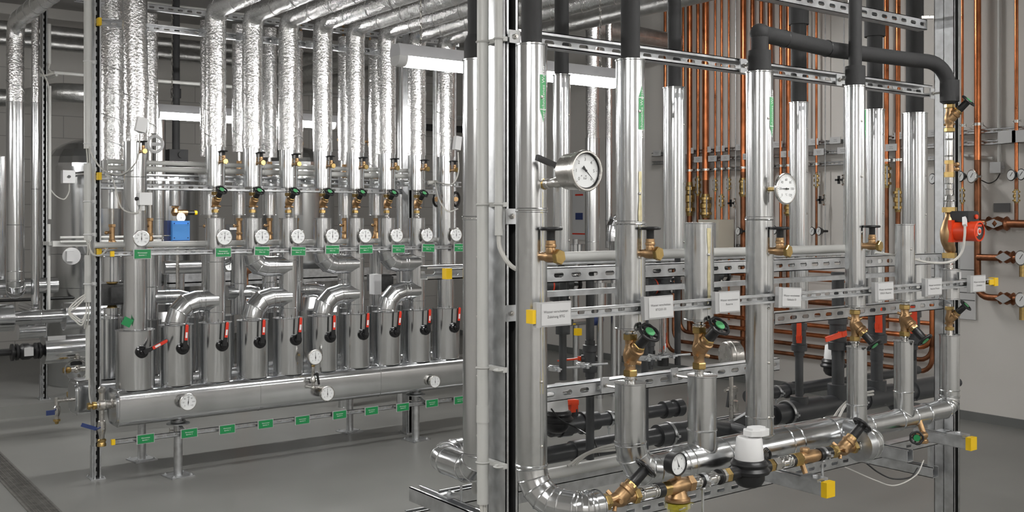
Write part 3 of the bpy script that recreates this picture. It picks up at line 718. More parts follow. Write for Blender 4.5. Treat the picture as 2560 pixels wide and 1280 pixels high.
# cable trunking beside the left post
t = thing('cable_trunking', 'tall light grey cable duct standing left of the slotted post', 'conduit', (1.597, 6.47, 0))
for z0, z1, r in ((2.02, 3.95, .0235), (1.465, 1.93, .022), (1.09, 1.375, .020), (.62, .95, .014)):
    m = MB(); m.cyl((1.597,6.47,z0), (1.597,6.47,z1), r, n=18); part(m, 'conduit', 'conduit', t)
for z in (2.55, 2.05, 3.1, 1.7, 1.2, 1.5, 3.5): m = MB(); m.box((1.618,6.49,z), (.05,.02,.02)); m.ring((1.597,6.47,z), EZ, .024, .004, 18, 4); part(m, 'clip', 'white', t)
cbl = []
for j, (dx, dy) in enumerate(((-.008,0),(.006,.006),(.004,-.008))):
    cbl += [([(1.597+dx,6.47+dy,2.03), (1.60+dx,6.46+dy,1.95), (1.602+dx,6.47+dy,1.90)], .0045), ([(1.597+dx,6.47+dy,1.47), (1.604+dx,6.46+dy,1.42), (1.60+dx,6.47+dy,1.36)], .0045), ([(1.597+dx,6.47+dy,1.10), (1.59+dx,6.45+dy,1.0), (1.585+dx,6.47+dy,.93)], .0045)]
cbl += [([(1.60,6.45,2.03), (1.615,6.43,1.97), (1.66,6.41,1.90), (1.72,6.41,1.865)], .005), ([(1.597,6.45,1.45), (1.615,6.44,1.385), (1.66,6.42,1.375), (1.70,6.42,1.42)], .006)]
for p_, r_c in cbl: m = MB(); m.tube(smooth_path(p_, 6), r_c, 6); part(m, 'cable', 'cable', t)
m = MB(); m.tube(smooth_path([(1.60,6.45,.63), (1.603,6.44,.50), (1.64,6.40,.445), (1.72,6.36,.47)], 8), .0055, 6)
single(m, 'sensor_cable', 'cable', 'grey cable curling from the duct foot towards the header end', 'cable')
# sensor boxes and cables on the first riser
t = thing('sensor_box', 'small white sensor box with black knob on the first front riser', 'sensor', pY(356,497,MFY-.10))
p = pY(362,497,MFY-.10); m = MB(); m.box(p, (.075,.05,.075)); m.cyl(p-EZ*.035+EX*-.01, p-EZ*.07+EX*-.01, .011, n=10); part(m, 'housing', 'white', t)
m = MB(); m.lathe(p-EX*.037, -EX, [(0,.009),(.012,.012),(.02,.009)], 10); part(m, 'knob', 'rubber', t)
p = pY(353,312,MFY-.09); m = MB(); q = Matrix.Rotation(.22, 3, 'Y'); m.box(p, (.06,.04,.085), q)
single(m, 'sensor_box', 'white', 'tilted white box on the foil wrap of the first riser', 'sensor')
m = MB(); a = pY(262,437,6.38); b = pY(303,518,6.25); c = pY(340,533,6.15); d = pY(352,520,6.15)
m.tube(smooth_path([a, pY(282,448,6.35), b, c, d], 8), .0045, 6); m.tube(smooth_path([pY(270,433,6.4), pY(305,436,6.3), pY(337,410,6.15), pY(346,382,6.16), pY(350,335,6.2)], 8), .004, 6)
single(m, 'sensor_cable', 'cable', 'grey cables looping from the rail to the boxes on the first riser', 'cable')
m = MB(); p = pY(1143,358,6.19); m.box(p, (.05,.04,.10), Matrix.Rotation(.15,3,'Y')); single(m, 'sensor_box', 'white', 'white sensor box at the far right riser beside the near silver pipe', 'sensor')
m = MB(); m.tube(smooth_path([pY(1145,380,6.15), pY(1146,430,6.15), pY(1130,460,6.15), pY(1096,456,6.3), pY(1088,455,6.35), pY(1098,500,6.25), pY(1120,528,6.15), pY(1145,522,6.1)], 8), .005, 6)
m.cyl(pY(1070,457,6.4), pY(1100,455,6.38), .015)
single(m, 'sensor_cable', 'cable', 'white cable loops between the last two hot water risers', 'cable')
m = MB(); p = pY(318,805,6.20); m.box(p, (.055,.002,.05), Matrix.Rotation(.5,3,'Y')); single(m, 'flow_sticker', 'green', 'crumpled green sticker where the first riser meets its can', 'sticker')
# ================================================================== RIGHT GROUP: blended water rack in the foreground
YF = 2.03
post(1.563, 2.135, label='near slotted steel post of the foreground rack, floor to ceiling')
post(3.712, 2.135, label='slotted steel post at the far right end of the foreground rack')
def foam(mb, pts, r, n=28): mb.tube(pts, r, n)
class Riser:
    def __init__(s, px, Y, name, label, cat='pipe', group='jacketed pipes of the foreground rack', zbase=.9):
        p = pY(px, HY, Y); s.x, s.y, s.d = p.x, p.y, dep(p); s.t = thing(name, label, cat, (p.x, p.y, zbase), group)
    def z(s, py): return zf(py, s.d)
    def jk(s, y1, y0, w, seams=(), name='jacket', mt='zinc_sheet', ang=38, screws=4, closed=True, inner=None):
        r = w/2/FPX*s.d; a, b = (s.x,s.y,s.z(y0)), (s.x,s.y,s.z(y1)); m = MB()
        jacket(m, a, b, r, [(s.z(q)-s.z(y0))/(s.z(y1)-s.z(y0)) for q in seams], inner=inner); part(m, name, mt, s.t)
        if screws:
            ang = math.degrees(math.atan2(-s.y, -s.x))+ang
            m = MB(); seam_line(m, V(a)+EZ*.006, V(b)-EZ*.006, r, R(ang), 0); part(m, 'folded_seam', 'zinc_sheet', s.t)
            L = abs(s.z(y1)-s.z(y0)); o = V((cos(R(ang)), sin(R(ang)), 0)); n = max(2, int(L/.16))
            for i in range(n):
                m = MB(); p = V(a)+EZ*(L*(i+.35)/n)+o*(r+.001); m.lathe(p, o, [(0,.0042),(.002,.0042),(.0032,.002)], 8); part(m, 'rivet', 'steel', s.t)
        return r
    def foam(s, y1, y0, w, name='foam_sleeve', z1=None):
        r = w/2/FPX*s.d; m = MB(); m.cyl((s.x,s.y,s.z(y0)), (s.x,s.y,z1 if z1 else s.z(y1)), r, n=30); part(m, name, 'foam', s.t, 'black foam sleeve'); return r
    def cyl(s, y1, y0, w, mt, name, n=18, lathe=None):
        r = w/2/FPX*s.d; m = MB(); m.cyl((s.x,s.y,s.z(y0)), (s.x,s.y,s.z(y1)), r, n=n); part(m, name, mt, s.t); return r
# P0: behind the conduits
q = Riser(1194, 2.32, 'insulated_riser', 'tall silver jacketed pipe left of the near post with elbow at its foot'); X = q.x
q.foam(0, 152, 50, z1=CEILING_Z); m = MB(); m.lathe((q.x,q.y,q.z(152)), EZ, [(0,.038),(.05,.038),(.07,.029)], 28); part(m, 'foam_collar', 'foam', q.t)
q.jk(150, 545, 74, (542,), 'upper_jacket', ang=0); q.jk(546, 1132, 74, (), 'lower_jacket', ang=0)
r0 = 37/FPX*q.d; m = MB(); m.ang = 12; zc = q.z(1178)
pth = elbow_sheet(m, [(q.x,q.y,q.z(1131)), (q.x,q.y,zc), (q.x-.005,q.y+.20,zc+.004), (q.x+.28,q.y+.21,zc+.006)], [.055,.06], r0, 3)
part(m, 'elbow_jacket', 'zinc_sheet', q.t)
# P1 with pressure gauge, down to the brass line
q = Riser(1329, YF, 'insulated_riser', 'nearest wide silver jacketed pipe right of the near post, big pressure gauge on it'); P1 = q
q.foam(0, 110, 52, z1=CEILING_Z); q.jk(112, 525, 77, (522,), 'upper_jacket'); q.jk(527, 1165, 78, (1160,), 'lower_jacket', 'zinc_sheet_worn')
r1 = 39/FPX*q.d; m = MB(); m.ang = 12; ze = .885
elbow_sheet(m, [(q.x,q.y,q.z(1166)), (q.x,q.y,ze), (q.x+.062,1.90,ze), (1.672,1.90,ze)], [.085,.03], r1, 5)
m.lathe((1.672,1.90,ze), EX, [(-.002,r1+.001),(0,r1+.002),(.002,r1*.95),(.003,.02)], 36, False, False)
part(m, 'elbow_jacket', 'zinc_sheet', q.t)
# P2
q = Riser(1576, YF, 'insulated_riser', 'tall silver jacketed pipe with upward green arrow marker, above a bronze valve'); P2 = q
q.foam(0, 150, 48, z1=CEILING_Z); q.jk(150, 556, 72, (), 'upper_jacket'); q.jk(556, 822, 75, (560,), 'lower_jacket', 'zinc_sheet_worn')
m = MB(); m.cyl((q.x,q.y,q.z(960)), (q.x,q.y,q.z(820)), .014, n=18); [m.ring((q.x,q.y,q.z(y)), EZ, .0165, .0028, 16, 6) for y in (826, 834, 948)]; part(m, 'press_fitting', 'chrome', q.t)
t2 = thing('header_drop', 'short silver jacketed drop with elbow below the first bronze valve, into the big horizontal pipe', 'pipe', (q.x,q.y,.85), 'jacketed drops on the foreground header')
HZ2 = .900
m = MB(); r2 = 39/FPX*q.d; jacket(m, (q.x,q.y,q.z(1105)), (q.x,q.y,q.z(955)), r2, inner=.02); part(m, 'jacket', 'zinc_sheet_worn', t2)
m = MB(); m.ang = 12; elbow_sheet(m, [(q.x,q.y,q.z(1106)), (q.x,q.y,HZ2), (q.x+.16,q.y,HZ2)], .09, r2, 4); part(m, 'elbow_jacket', 'zinc_sheet_worn', t2)
# P3
q = Riser(1748, YF, 'insulated_riser', 'short capped silver jacketed pipe between two tall ones, sign plate below its middle'); P3 = q
q.jk(556, 800, 73, (), 'jacket', 'zinc_sheet_worn', screws=3)
m = MB(); m.cyl((q.x,q.y,q.z(940)), (q.x,q.y,q.z(798)), .013, n=18); [m.ring((q.x,q.y,q.z(y)), EZ, .0155, .0028, 16, 6) for y in (804, 812, 925)]; part(m, 'press_fitting', 'chrome', q.t)
# P4
q = Riser(1899, YF, 'insulated_riser', 'tall silver jacketed pipe with dial thermometer and black foam bend on top'); P4 = q
q.jk(180, 545, 67, (), 'upper_jacket'); q.jk(545, 1085, 69, (549, 1040), 'lower_jacket', 'zinc_sheet_worn')
m = MB(); m.cyl((q.x,q.y,q.z(183)), (q.x,q.y,q.z(127)), .0345, n=30); part(m, 'foam_collar', 'foam', q.t)
m = MB(); m.tube(fillet([(q.x,q.y,q.z(128)), (q.x,q.y,2.166), (q.x+.05,q.y+.018,2.166), (2.90,2.10,2.166), (3.32,2.08,2.17), (3.50,YF,2.165), (3.50,YF,2.02)], [.004,.2,.2,.2,.105], 9), .0262, 24)
m.sphere((q.x,q.y,2.162), .0295, 20, 12); part(m, 'foam_hose', 'foam', q.t, 'black foam insulated hose crossing to the right')
for xx in (2.60, 2.86):
    m = MB(); f_ = (xx-2.49)/(2.9-2.49); m.ring((xx, YF+.02+(2.10-YF-.02)*f_, 2.166), EX, .0268, .002); part(m, 'tape_band', 'rubber', q.t)
# P5
q = Riser(2138, YF, 'insulated_riser', 'tall narrow silver jacketed pipe right of the pipe with the thermometer'); P5 = q
q.foam(0, 168, 32, z1=CEILING_Z); m = MB(); m.cyl((q.x,q.y,q.z(216)), (q.x,q.y,q.z(166)), .0325, n=28); part(m, 'foam_collar', 'foam', q.t)
q.jk(215, 766, 49, (), 'jacket', 'zinc_sheet')
m = MB(); m.cyl((q.x,q.y,q.z(868)), (q.x,q.y,q.z(764)), .012, n=16); [m.ring((q.x,q.y,q.z(y)), EZ, .014, .0025, 14, 6) for y in (770, 856)]; part(m, 'press_fitting', 'chrome', q.t)
# P6
q = Riser(2262, YF, 'insulated_riser', 'short capped silver jacketed pipe near the far post'); P6 = q
q.jk(560, 752, 47, (), 'jacket', 'zinc_sheet_worn', screws=2)
m = MB(); m.cyl((q.x,q.y,q.z(854)), (q.x,q.y,q.z(750)), .012, n=16); [m.ring((q.x,q.y,q.z(y)), EZ, .014, .0025, 14, 6) for y in (756, 842)]; part(m, 'press_fitting', 'chrome', q.t)
# P7 with pump
q = Riser(2373, YF, 'fitting_stack', 'vertical stack of bronze and silver fittings in front of the far post', 'pipe fitting'); P7 = q; q.x = 3.50
m = MB(); m.lathe((q.x,q.y,q.z(256)), EZ, [(0,.030),(.003,.0335),(.075,.0335),(.08,.0335)], 28); part(m, 'foam_collar', 'foam', q.t)
def stackm(rows, mt, name, hexes=()):
    for (ya, yb, w, w2) in rows:
        m = MB(); m.lathe((q.x,q.y,q.z(yb)), EZ, [(0,w2/2/FPX*q.d),(q.z(ya)-q.z(yb),w/2/FPX*q.d)], 6 if name == 'hex_nut' else 20, ph=.3); part(m, name, mt, q.t)
stackm([(333,346,17,17),(352,388,15,15),(392,400,17,17),(444,458,19,19),(461,472,13,13),(475,487,17,17),(489,500,20,24),(503,518,22,27),(646,659,22,20),(661,673,19,19),(760,768,16,16),(825,838,13,15)], 'chrome', 'press_fitting')
m = MB(); [m.ring((q.x,q.y,q.z(y)), EZ, w/2/FPX*q.d, .0022, 18, 6) for y, w in ((348,21),(390,21),(459,21),(473,19),(488,22),(502,27),(660,24),(672,22))]; part(m, 'press_bead', 'chrome', q.t)
stackm([(401,410,24,24),(430,443,26,26),(518,531,36,36),(632,645,35,35)], 'brass', 'hex_nut')
stackm([(408,431,19,21)], 'bronze', 'bronze_body')
m = MB(); c = V((q.x,q.y,q.z(412))); m.cyl(c, c+V((.03,-.01,.002)), .007, n=10); m.sphere(c+V((.032,-.012,.002)), .009, 10, 6); c = V((q.x,q.y,q.z(424))); m.cyl(c, c+V((.03,-.01,.002)), .007, n=10); m.sphere(c+V((.032,-.012,.002)), .009, 10, 6); part(m, 'test_port', 'bronze', q.t)
q.jk(672, 748, 47, (), 'short_jacket', screws=0)
m = MB(); c = V((q.x+.012, YF-.0345, q.z(688))); m.box(c, (.036,.001,.026), Matrix.Rotation(.35,3,'Z')); part(m, 'sticker', 'white', q.t, 'small white sticker')
m = MB(); q2z = q.z(836); jacket(m, (q.x,q.y,q.z(990)), (q.x,q.y,q2z), 23.5/FPX*q.d, (.10,)); m2 = m
t7 = thing('header_drop', 'silver jacketed drop in front of the far post bending into the big horizontal pipe', 'pipe', (q.x,q.y,.85), 'jacketed drops on the foreground header')
part(m, 'jacket', 'zinc_sheet_worn', t7)
m = MB(); m.ang = 12; elbow_sheet(m, [(q.x,q.y,q.z(991)), (q.x,q.y,HZ2+.005), (q.x-.16,q.y,HZ2+.005)], .07, .0345, 4); part(m, 'elbow_jacket', 'zinc_sheet_worn', t7)
# pump
t = thing('circulation_pump', 'red circulation pump with black terminal box and grey cable on bronze pipe bend', 'pump', (3.50, 1.95, 1.42))
m = MB(); pz = [531, 545, 560, 580, 600, 615, 625, 633]; ww = [22, 24, 30, 36, 34, 30, 26, 24]; sx = [0, -.008, -.018, -.028, -.026, -.012, 0, 0]
pts = [V((q.x+sx[i]*.8, q.y+ (0 if i in (0,7) else -.004), q.z(pz[i]))) for i in range(8)]
m.tube(smooth_path(pts, 3), .02, 20, rads=[w/2/FPX*q.d*.95 for w in [ww[min(7, i//3)]*(1-(i % 3)/3)+ww[min(7, i//3+1)]*(i % 3)/3 for i in range(22)]]); part(m, 'volute', 'bronze', t)
mc = V((3.50, YF-.018, zf(578, 3.66))); m = MB()
m.lathe(mc, -EY, [(0,.040),(.010,.041),(.012,.036),(.078,.0355),(.084,.037),(.096,.0365),(.098,.031),(.094,.031)], 32)
m.ang = 30; m.box(mc+V((0,-.006,0)), (.080,.014,.080)); part(m, 'motor', 'red_orange', t, 'red motor housing')
m = MB(); m.lathe(mc-EY*.0935, -EY, [(0,.031),(.001,.031)], 28); m.m = 1; m.lathe(mc-EY*.0946, -EY, [(0,.013),(.001,.013)], 20)
m.m = 2; m.lathe(mc-EY*.0957, -EY, [(0,.0075),(.003,.007),(.004,.004)], 16); m.box(mc+V((-.016,-.0950,0)), (.012,.0008,.034)); m.box(mc+V((0,-.0950,.021)), (.034,.0008,.008)); part(m, 'name_plate', ['rubber', 'label_white', 'red_orange'], t, 'black and white end plate')
m = MB(); m.box(mc+V((.016,-.030,.052)), (.070,.070,.036)); m.box(mc+V((.016,-.030,.071)), (.064,.064,.004)); part(m, 'terminal_box', 'rubber', t)
m = MB(); m.lathe(mc+V((.030,-.0655,.052)), -EY, [(0,.0085),(.005,.0085)], 16); part(m, 'switch_knob', 'red_orange', t, 'red round switch')
m = MB(); m.obox(mc+V((-.022,-.052,.048)), mc+V((-.045,-.066,.020)), EY, .012, .014); part(m, 'cable_plug', 'white', t)
m = MB(); m.tube(smooth_path([mc+V((-.040,-.064,.026)), mc+V((-.050,-.068,-.02)), mc+V((-.056,-.060,-.075)), mc+V((-.09,-.04,-.108)), mc+V((-.17,0,-.11)), mc+V((-.26,.04,-.088)), mc+V((-.34,.10,-.075))], 8), .0045, 8); part(m, 'power_cable', 'cable', t, 'grey power cable')
# big horizontal header of the rack
t = thing('distribution_header', 'big horizontal silver jacketed pipe low on the foreground rack, narrowing to the right', 'pipe', (2.6, YF, .85))
m = MB(); xs = P2.x+.15; rb = .0515; rs = .0355
m.lathe((xs,YF,HZ2), EX, [(0,.040),(.03,rb),(2.83-xs,rb),(2.90-xs,rs),(3.345-xs,rs)], 40); part(m, 'jacket', 'zinc_sheet_worn', t)
for xx, rr in ((xs+.035,rb),(2.12,rb),(2.27,rb),(2.37,rb),(2.55,rb),(2.60,rb),(2.78,rb),(2.905,rs),(2.99,rs),(3.17,rs),(3.25,rs),(3.335,rs)):
    m = MB(); m.ring((xx,YF,HZ2), EX, rr, .0024, 36, 6); part(m, 'bead', 'zinc_sheet', t)
# drops P3, P5, P6 (pointed saddles)
def drop(px, y1, yb, w, seam, label):
    p = pY(px, HY, YF); d = dep(p); r = w/2/FPX*d; tt = thing('header_drop', label, 'pipe', (p.x,YF,HZ2), 'jacketed drops on the foreground header')
    m = MB(); a, b = (p.x,YF,HZ2+.01), (p.x,YF,zf(y1,d)); L = b[2]-a[2]; jacket(m, a, b, r, ((zf(seam,d)-a[2])/L,), inner=.015); part(m, 'jacket', 'zinc_sheet_worn', tt)
    rh = rb if p.x < 2.85 else rs
    pts = []
    for i in range(29):
        a_ = pi+pi*i/28; dx, dy = cos(a_)*r, sin(a_)*r
        pts.append(V((p.x+dx*1.02, YF+dy*1.04, HZ2+sqrt(max(rh*rh-dy*dy, .0001))-.001)))
    m = MB(); m.tube(pts, .003, 6); part(m, 'saddle_seam', 'zinc_sheet', tt)
    return p
drop(1755, 937, 1150, 72, 1073, 'short silver jacketed drop below the second bronze valve')
drop(2142, 866, 1060, 49, 1010, 'short silver jacketed drop below a downward tilted bronze valve, left one of two')
drop(2259, 851, 1010, 47, 978, 'short silver jacketed drop below a downward tilted bronze valve, next to the far post')
# bottom end of P4 touches the header
# bronze inclined valves on the rack
def yv(q_, ya, yb, label, sd=(-.12,-1,0), flip=1, sc=None):
    z = (q_.z(ya)+q_.z(yb))/2; L = q_.z(ya)-q_.z(yb); rot = axes(sd, (0,0,flip))
    return place(YV, (q_.x,q_.y,z), rot, L/.104, label, 'inclined valves of the foreground rack')
yv(P2, 833, 940, 'bronze inclined valve with green capped black wheel under the pipe with the up arrow', (.0,-1,0))
yv(P3, 817, 922, 'bronze inclined valve with green capped black wheel under the short capped pipe', (.0,-1,0))
yv(P5, 774, 852, 'bronze inclined valve pointing down with black stem, first of two side by side', (.15,-1,0), -1)
yv(P6, 761, 840, 'bronze inclined valve pointing down with black stem, closest to the far post', (.15,-1,0), -1)
yv(P7, 766, 826, 'bronze inclined valve with black wheel on the drop before the far post', (.30,-1,0))
yv(P7, 260, 330, 'bronze inclined valve with green capped wheel hanging under the foam hose end', (.30,-1,0))
# drain valves
for q_, py, s_, lb in ((P1, 640, 1.0, 'brass side valve with black wheel on the nearest wide silver pipe'), (P2, 632, .97, 'brass side valve with black wheel on the pipe with the up arrow'),
                       (P4, 626, .98, 'brass side valve with black wheel on the pipe with the thermometer'), (P5, 614, .92, 'brass side valve with black wheel on the narrow tall pipe')):
    r_ = {P1:.0395,P2:.041,P4:.042,P5:.0325}[q_]
    place(DV, (q_.x, q_.y-(r_-.010), q_.z(py)), Euler((0,0,R(8))), 1.12*s_, lb, 'side valves of the foreground rack')
# big pressure gauge on P1
t = thing('pressure_gauge', 'large steel pressure gauge with black tap lever on the nearest silver pipe', 'gauge', (P1.x, 1.83, 1.67))
gc = pY(1463, 427, 1.83); m = MB(); m.lathe(gc+EY*.062, -EY, [(0,.030),(.003,.044),(.054,.046),(.0555,.049),(.066,.0495),(.070,.047),(.070,.0435),(.060,.0425)], 48, True, False); part(m, 'case', 'steel', t)
m = MB(); dial_face(m, gc+EY*.0015, .0425, 61, 10, ('0','1','2','3','4','5','6'), 'bar'); m.m = 1
for dx in (-.012, .002): m.lathe(gc+V((dx,-.0006,-.012)), -EY, [(0,.0012),(.0004,.0012)], 8)
part(m, 'dial', ['dial', 'grey_text'], t)
m = MB(); m.lathe(gc, -EY, [(.0002,.0435),(.0012,.0435),(.0012,.0400),(.0002,.0400)], 40, False, False); part(m, 'inner_ring', 'rubber', t)
a = R(-43); u = V((cos(a),0,sin(a))); n = V((-u.z,0,u.x)); c = gc-EY*.003; m = MB()
m.poly([c+u*.036, c+n*.0012+u*.004, c+n*.0045-u*.013, c-n*.0045-u*.013, c-n*.0012+u*.004], depth=-EY*.0006); m.lathe(c, -EY, [(0,.003),(.002,.0026)], 12); part(m, 'needle', 'rubber', t)
s0 = V((P1.x+.012, YF-.030, zf(459, 2.5))); s1 = V((gc.x, gc.y+.058, s0.z+.004)); u = (s1-s0).normalized(); L = (s1-s0).length
m = MB(); m.lathe(s0, u, [(0,.0125),(L*.25,.0125),(L*.27,.010),(L*.45,.0115),(L*.5,.0135),(L*.62,.0135),(L*.66,.0115),(L,.0125)], 18); m.cyl(s0+u*L*.56, s0+u*L*.56-EZ*.022, .004, n=8); part(m, 'tap_body', 'steel', t)
m = MB(); m.lathe(s0-u*.004, u, [(0,.0145),(.012,.0142),(.020,.0125)], 16); part(m, 'bushing', 'brass', t)
lv = s0+u*L*.56; m = MB(); m.cyl(lv, lv+EZ*.040, .0038, n=10); m.box(lv+EZ*.041, (.013,.011,.016)); part(m, 'lever_shaft', 'steel', t)
m = MB(); m.obox(lv+V((-.004,0,.041)), lv+V((-.066,-.002,.060)), EY, .010, .0135); part(m, 'lever', 'rubber', t)
# thermometer on P4
g = proto_thermo(180, 'dial_thermometer', .012, True, 'steel', ('0','20','40','60','80','100','120'), '\u00b0C', 'chrome', .052)
place(g, pY(1962, 472, YF-.100), None, .93, 'round white dial thermometer on the tall pipe with the black bend')
# pipe markers
def marker(q_, r, ya, yb, ang, up, label, w=.0155):
    t = thing('pipe_marker', label, 'sticker', (q_.x,q_.y,q_.z(yb)), 'green pipe markers'); z1, z0 = q_.z(ya), q_.z(yb); rr = r+.0012
    def pt(s_, z, k=0): a_ = ang+s_/rr; return V((q_.x+cos(a_)*(rr+k), q_.y+sin(a_)*(rr+k), z))
    def quad(mb, zz0, zz1, w0, w1, k):
        N = 6; vs = []
        for i in range(N+1): f_ = i/N*2-1; vs += [pt(f_*w0, zz0, k), pt(f_*w1, zz1, k)]
        mb.add(vs, [(2*i, 2*i+2, 2*i+3, 2*i+1) for i in range(N)])
    ah = .030; zb0, zb1 = (z0, z1-ah) if up else (z0+ah, z1)
    m = MB(); quad(m, zb0, zb1, w+.001, w+.001, 0); quad(m, *( (zb1, z1+.004, w+.001, .0005) if up else (z0-.004, zb0, .0005, w+.001)), 0); part(m, 'border', 'white_text', t)
    m = MB(); quad(m, zb0+.001, zb1-.001, w, w, .0005); quad(m, *((zb1+.0015, z1, w, .0003) if up else (z0, zb0-.0015, .0003, w)), .0005); part(m, 'arrow', 'green_cap', t, 'green arrow strip')
    m = MB(); zc_ = (zb0+zb1)/2; m.text('verschnittenes Wasser', .0145, lambda x, y: pt(-y, zc_+x, .001)); part(m, 'lettering', 'white_text', t)
r1j = 38.5/FPX*P1.d
marker(P1, r1j, 190, 306, R(-81), False, 'green down arrow marker on the nearest wide silver pipe', .0105)
marker(P2, 36/FPX*P2.d, 220, 327, R(-85), True, 'green up arrow marker on the silver pipe right of the big gauge', .0105)
marker(P4, 33.5/FPX*P4.d, 245, 342, R(-80), False, 'green down arrow marker on the pipe with the thermometer', .0105)
marker(P5, 24.5/FPX*P5.d, 275, 352, R(-65), False, 'green down arrow marker edge on the narrow tall pipe', .0105)
# corrosion run stains below the gauge stubs
for q_, r_, ya, yb, w_, lb in ((P1, r1j, 480, 980, .006, 'yellowish stain band running down the nearest silver pipe'), (P2, .0405, 430, 800, .0065, 'yellowish stain band on the pipe with the up arrow'), (P3, .0425, 570, 770, .008, 'yellowish stain band on the short capped pipe')):
    vs = []; N = 30; z1, z0 = q_.z(ya), q_.z(yb)
    for i in range(N+1):
        z = z0+(z1-z0)*i/N; ww_ = w_*(.7+.5*noise.noise(V((z*14, q_.x*9, 0))))
        for j in (-1, 0, 1): a_ = math.atan2(-q_.y, -q_.x)+R(40)+j*ww_/r_; vs.append(V((q_.x+cos(a_)*(r_+.0009), q_.y+sin(a_)*(r_+.0009), z)))
    m = MB(); m.add(vs, [(3*i+j, 3*i+j+1, 3*i+j+4, 3*i+j+3) for i in range(N) for j in (0,1)])
    tt = q_.t; part(m, 'stain_band', 'stain', tt, lb)
# sign rail with white signs
SRW = rail('sign_rail', 'thin slotted rail carrying the white signs across the foreground rack', pY(1332,791,1.95), V((3.66,1.95,1.365)), -EY, .026, .018, .045, (0,0), force=True)
m = MB(); p = pY(1333,791,1.945); m.box((p.x-.003,p.y-.003,p.z), (.022,.026,.033)); part(m, 'end_cap', 'yellow', SRW, 'yellow cap at the near end')
m = MB(); m.box((3.655,1.948,1.365), (.024,.024,.030)); m.box((3.628,1.940,1.365), (.035,.004,.020)); part(m, 'end_cap', 'yellow', SRW, 'yellow cap at the far end')
sg = [(1389,785,('Wasser verschnitten','Zuleitung BTG'),0,.0,.100), (1651,768,('Wasser verschnitten','BTG\\01-03'),-.01,.08,.098), (1822,755,('Wasser verschnitten','Reserve'),0,.05,.093),
      (1978,744,('Wasser verschnitten','Geb\u00e4ude 03'),.06,.03,.096), (2213,728,('Wasser verschnitten','BTG\\11 Reserve'),0,.04,.094), (2336,717,('Wasser verschnitten','Reserve Pumpe'),-.01,.0,.094), (2447,709,('Wasser verschnitten','Zirkulation'),.0,.0,.094)]
for i, (px, py, ln, rl, tl, w_) in enumerate(sg):
    sign('name_plate', 'white sign plate on the foreground rail, '+('nearest one beside the yellow cap','just right of the up arrow pipe','right of the short capped pipe','right of the thermometer pipe','right of the narrow tall pipe','between the second capped pipe and the fitting stack','last one right of the far post')[i], 'sign', pY(px,py,1.928), w_, .060, ln, 'label_white', 'grey_text', 'white signs of the foreground rack', 'label_grey', roll=rl, ts=.0088 if i else .0092, holder=True, tilt=-tl*.5)
# channel rails of the rack
F = dict(pitch=.0625)
def frail(label, x0, x1, y, z, opn=-EY, **k): return strail(label, (x0,y,z), (x1,y,z), opn, **F, **k)
frail('steel channel rail behind the black foam sleeves at the top of the foreground rack', 1.61, 3.62, 2.19, 2.088, -EY)
frail('steel channel rail with oval slots behind the side valves of the foreground rack', 1.62, 3.70, 2.20, 1.442, EY)
frail('steel channel rail reaching out left of the near silver pipe at mid height', 1.59, 3.70, 2.585, 1.437, -EY)
frail('steel channel rail with oval slots behind the tilted bronze valves by the far post', 2.70, 3.73, 2.20, 1.265, EY)
frail('steel channel rail with oval slots behind the short drops at the left', 1.62, 2.78, 2.245, 1.104, EY)
frail('steel channel rail with dark slots below the big horizontal jacketed pipe', 1.66, 3.70, 2.16, .758, EY)
frail('steel channel rail across the top right corner in front of the copper pipes', 2.1, 3.70, 2.26, 2.362, EY)
frail('narrow channel rail behind the white sign rail of the foreground rack', 1.64, 3.70, 2.32, 1.378, EZ, w=.030, h=.016)
frail('steel channel rail of the rear pipe row near the floor', 1.64, 3.90, 2.76, .655, EZ)
m = MB(); p = V((1.628,2.535,1.437)); 
t = rail('rail_stub', 'short inner channel with yellow end cap left of the near silver pipe', (1.615,2.50,1.437), (1.80,2.50,1.437), EY, .028, .02, .04, (1,0))
for k_, (x_, lab) in enumerate(((1.60, 'cross channel under the elbow at the near left foot of the rack'),)):
    strail('steel '+lab, (1.58,2.62,.775), (1.58,1.70,.775), EZ, slots=False)
strail('steel channel running back from the near foot of the rack under the jacketed elbow', (1.60,2.50,.782), (3.4,2.50,.782), EZ, slots=False)
# bracket arms with yellow caps
for x_, y_, cap, lab in ((2.532, 1.853, 1, 'channel arm with yellow cap reaching out under the water meter'), (3.106, 1.942, 0, 'open ended channel arm without cap beside the round jacket end'), (3.453, 1.925, 1, 'channel arm with yellow cap near the far post')):
    t = thing('channel_bracket', 'steel '+lab, 'bracket', (x_,2.0,.80), 'channel arms of the rack')
    m = MB(); m.strut((x_,2.135,.80), (x_,y_,.80), EZ, .036, .040, slots=False, lip=.009); part(m, 'channel', 'strut', t)
    if cap: m = MB(); m.box((x_,y_-.004,.80), (.040,.020,.045)); part(m, 'end_cap', 'yellow', t, 'yellow end cap')
    m = MB(); m.box((x_,y_+.045 if cap else 2.08,.823), (.052,.06,.008)); m.hexn((x_,y_+.045 if cap else 2.08,.826), (x_,y_+.045 if cap else 2.08,.834), .010); part(m, 'slide_plate', 'strut', t)
m = MB(); m.box((1.60,2.46,.80), (.05,.05,.006)); bolt(m, (1.60,2.46,.803), EZ); m.cyl((1.60,2.40,.79), (1.60,2.40,.84), .004, n=8)
single(m, 'slide_plate', 'strut', 'small bolted plate on the near foot channel of the rack', 'bracket')
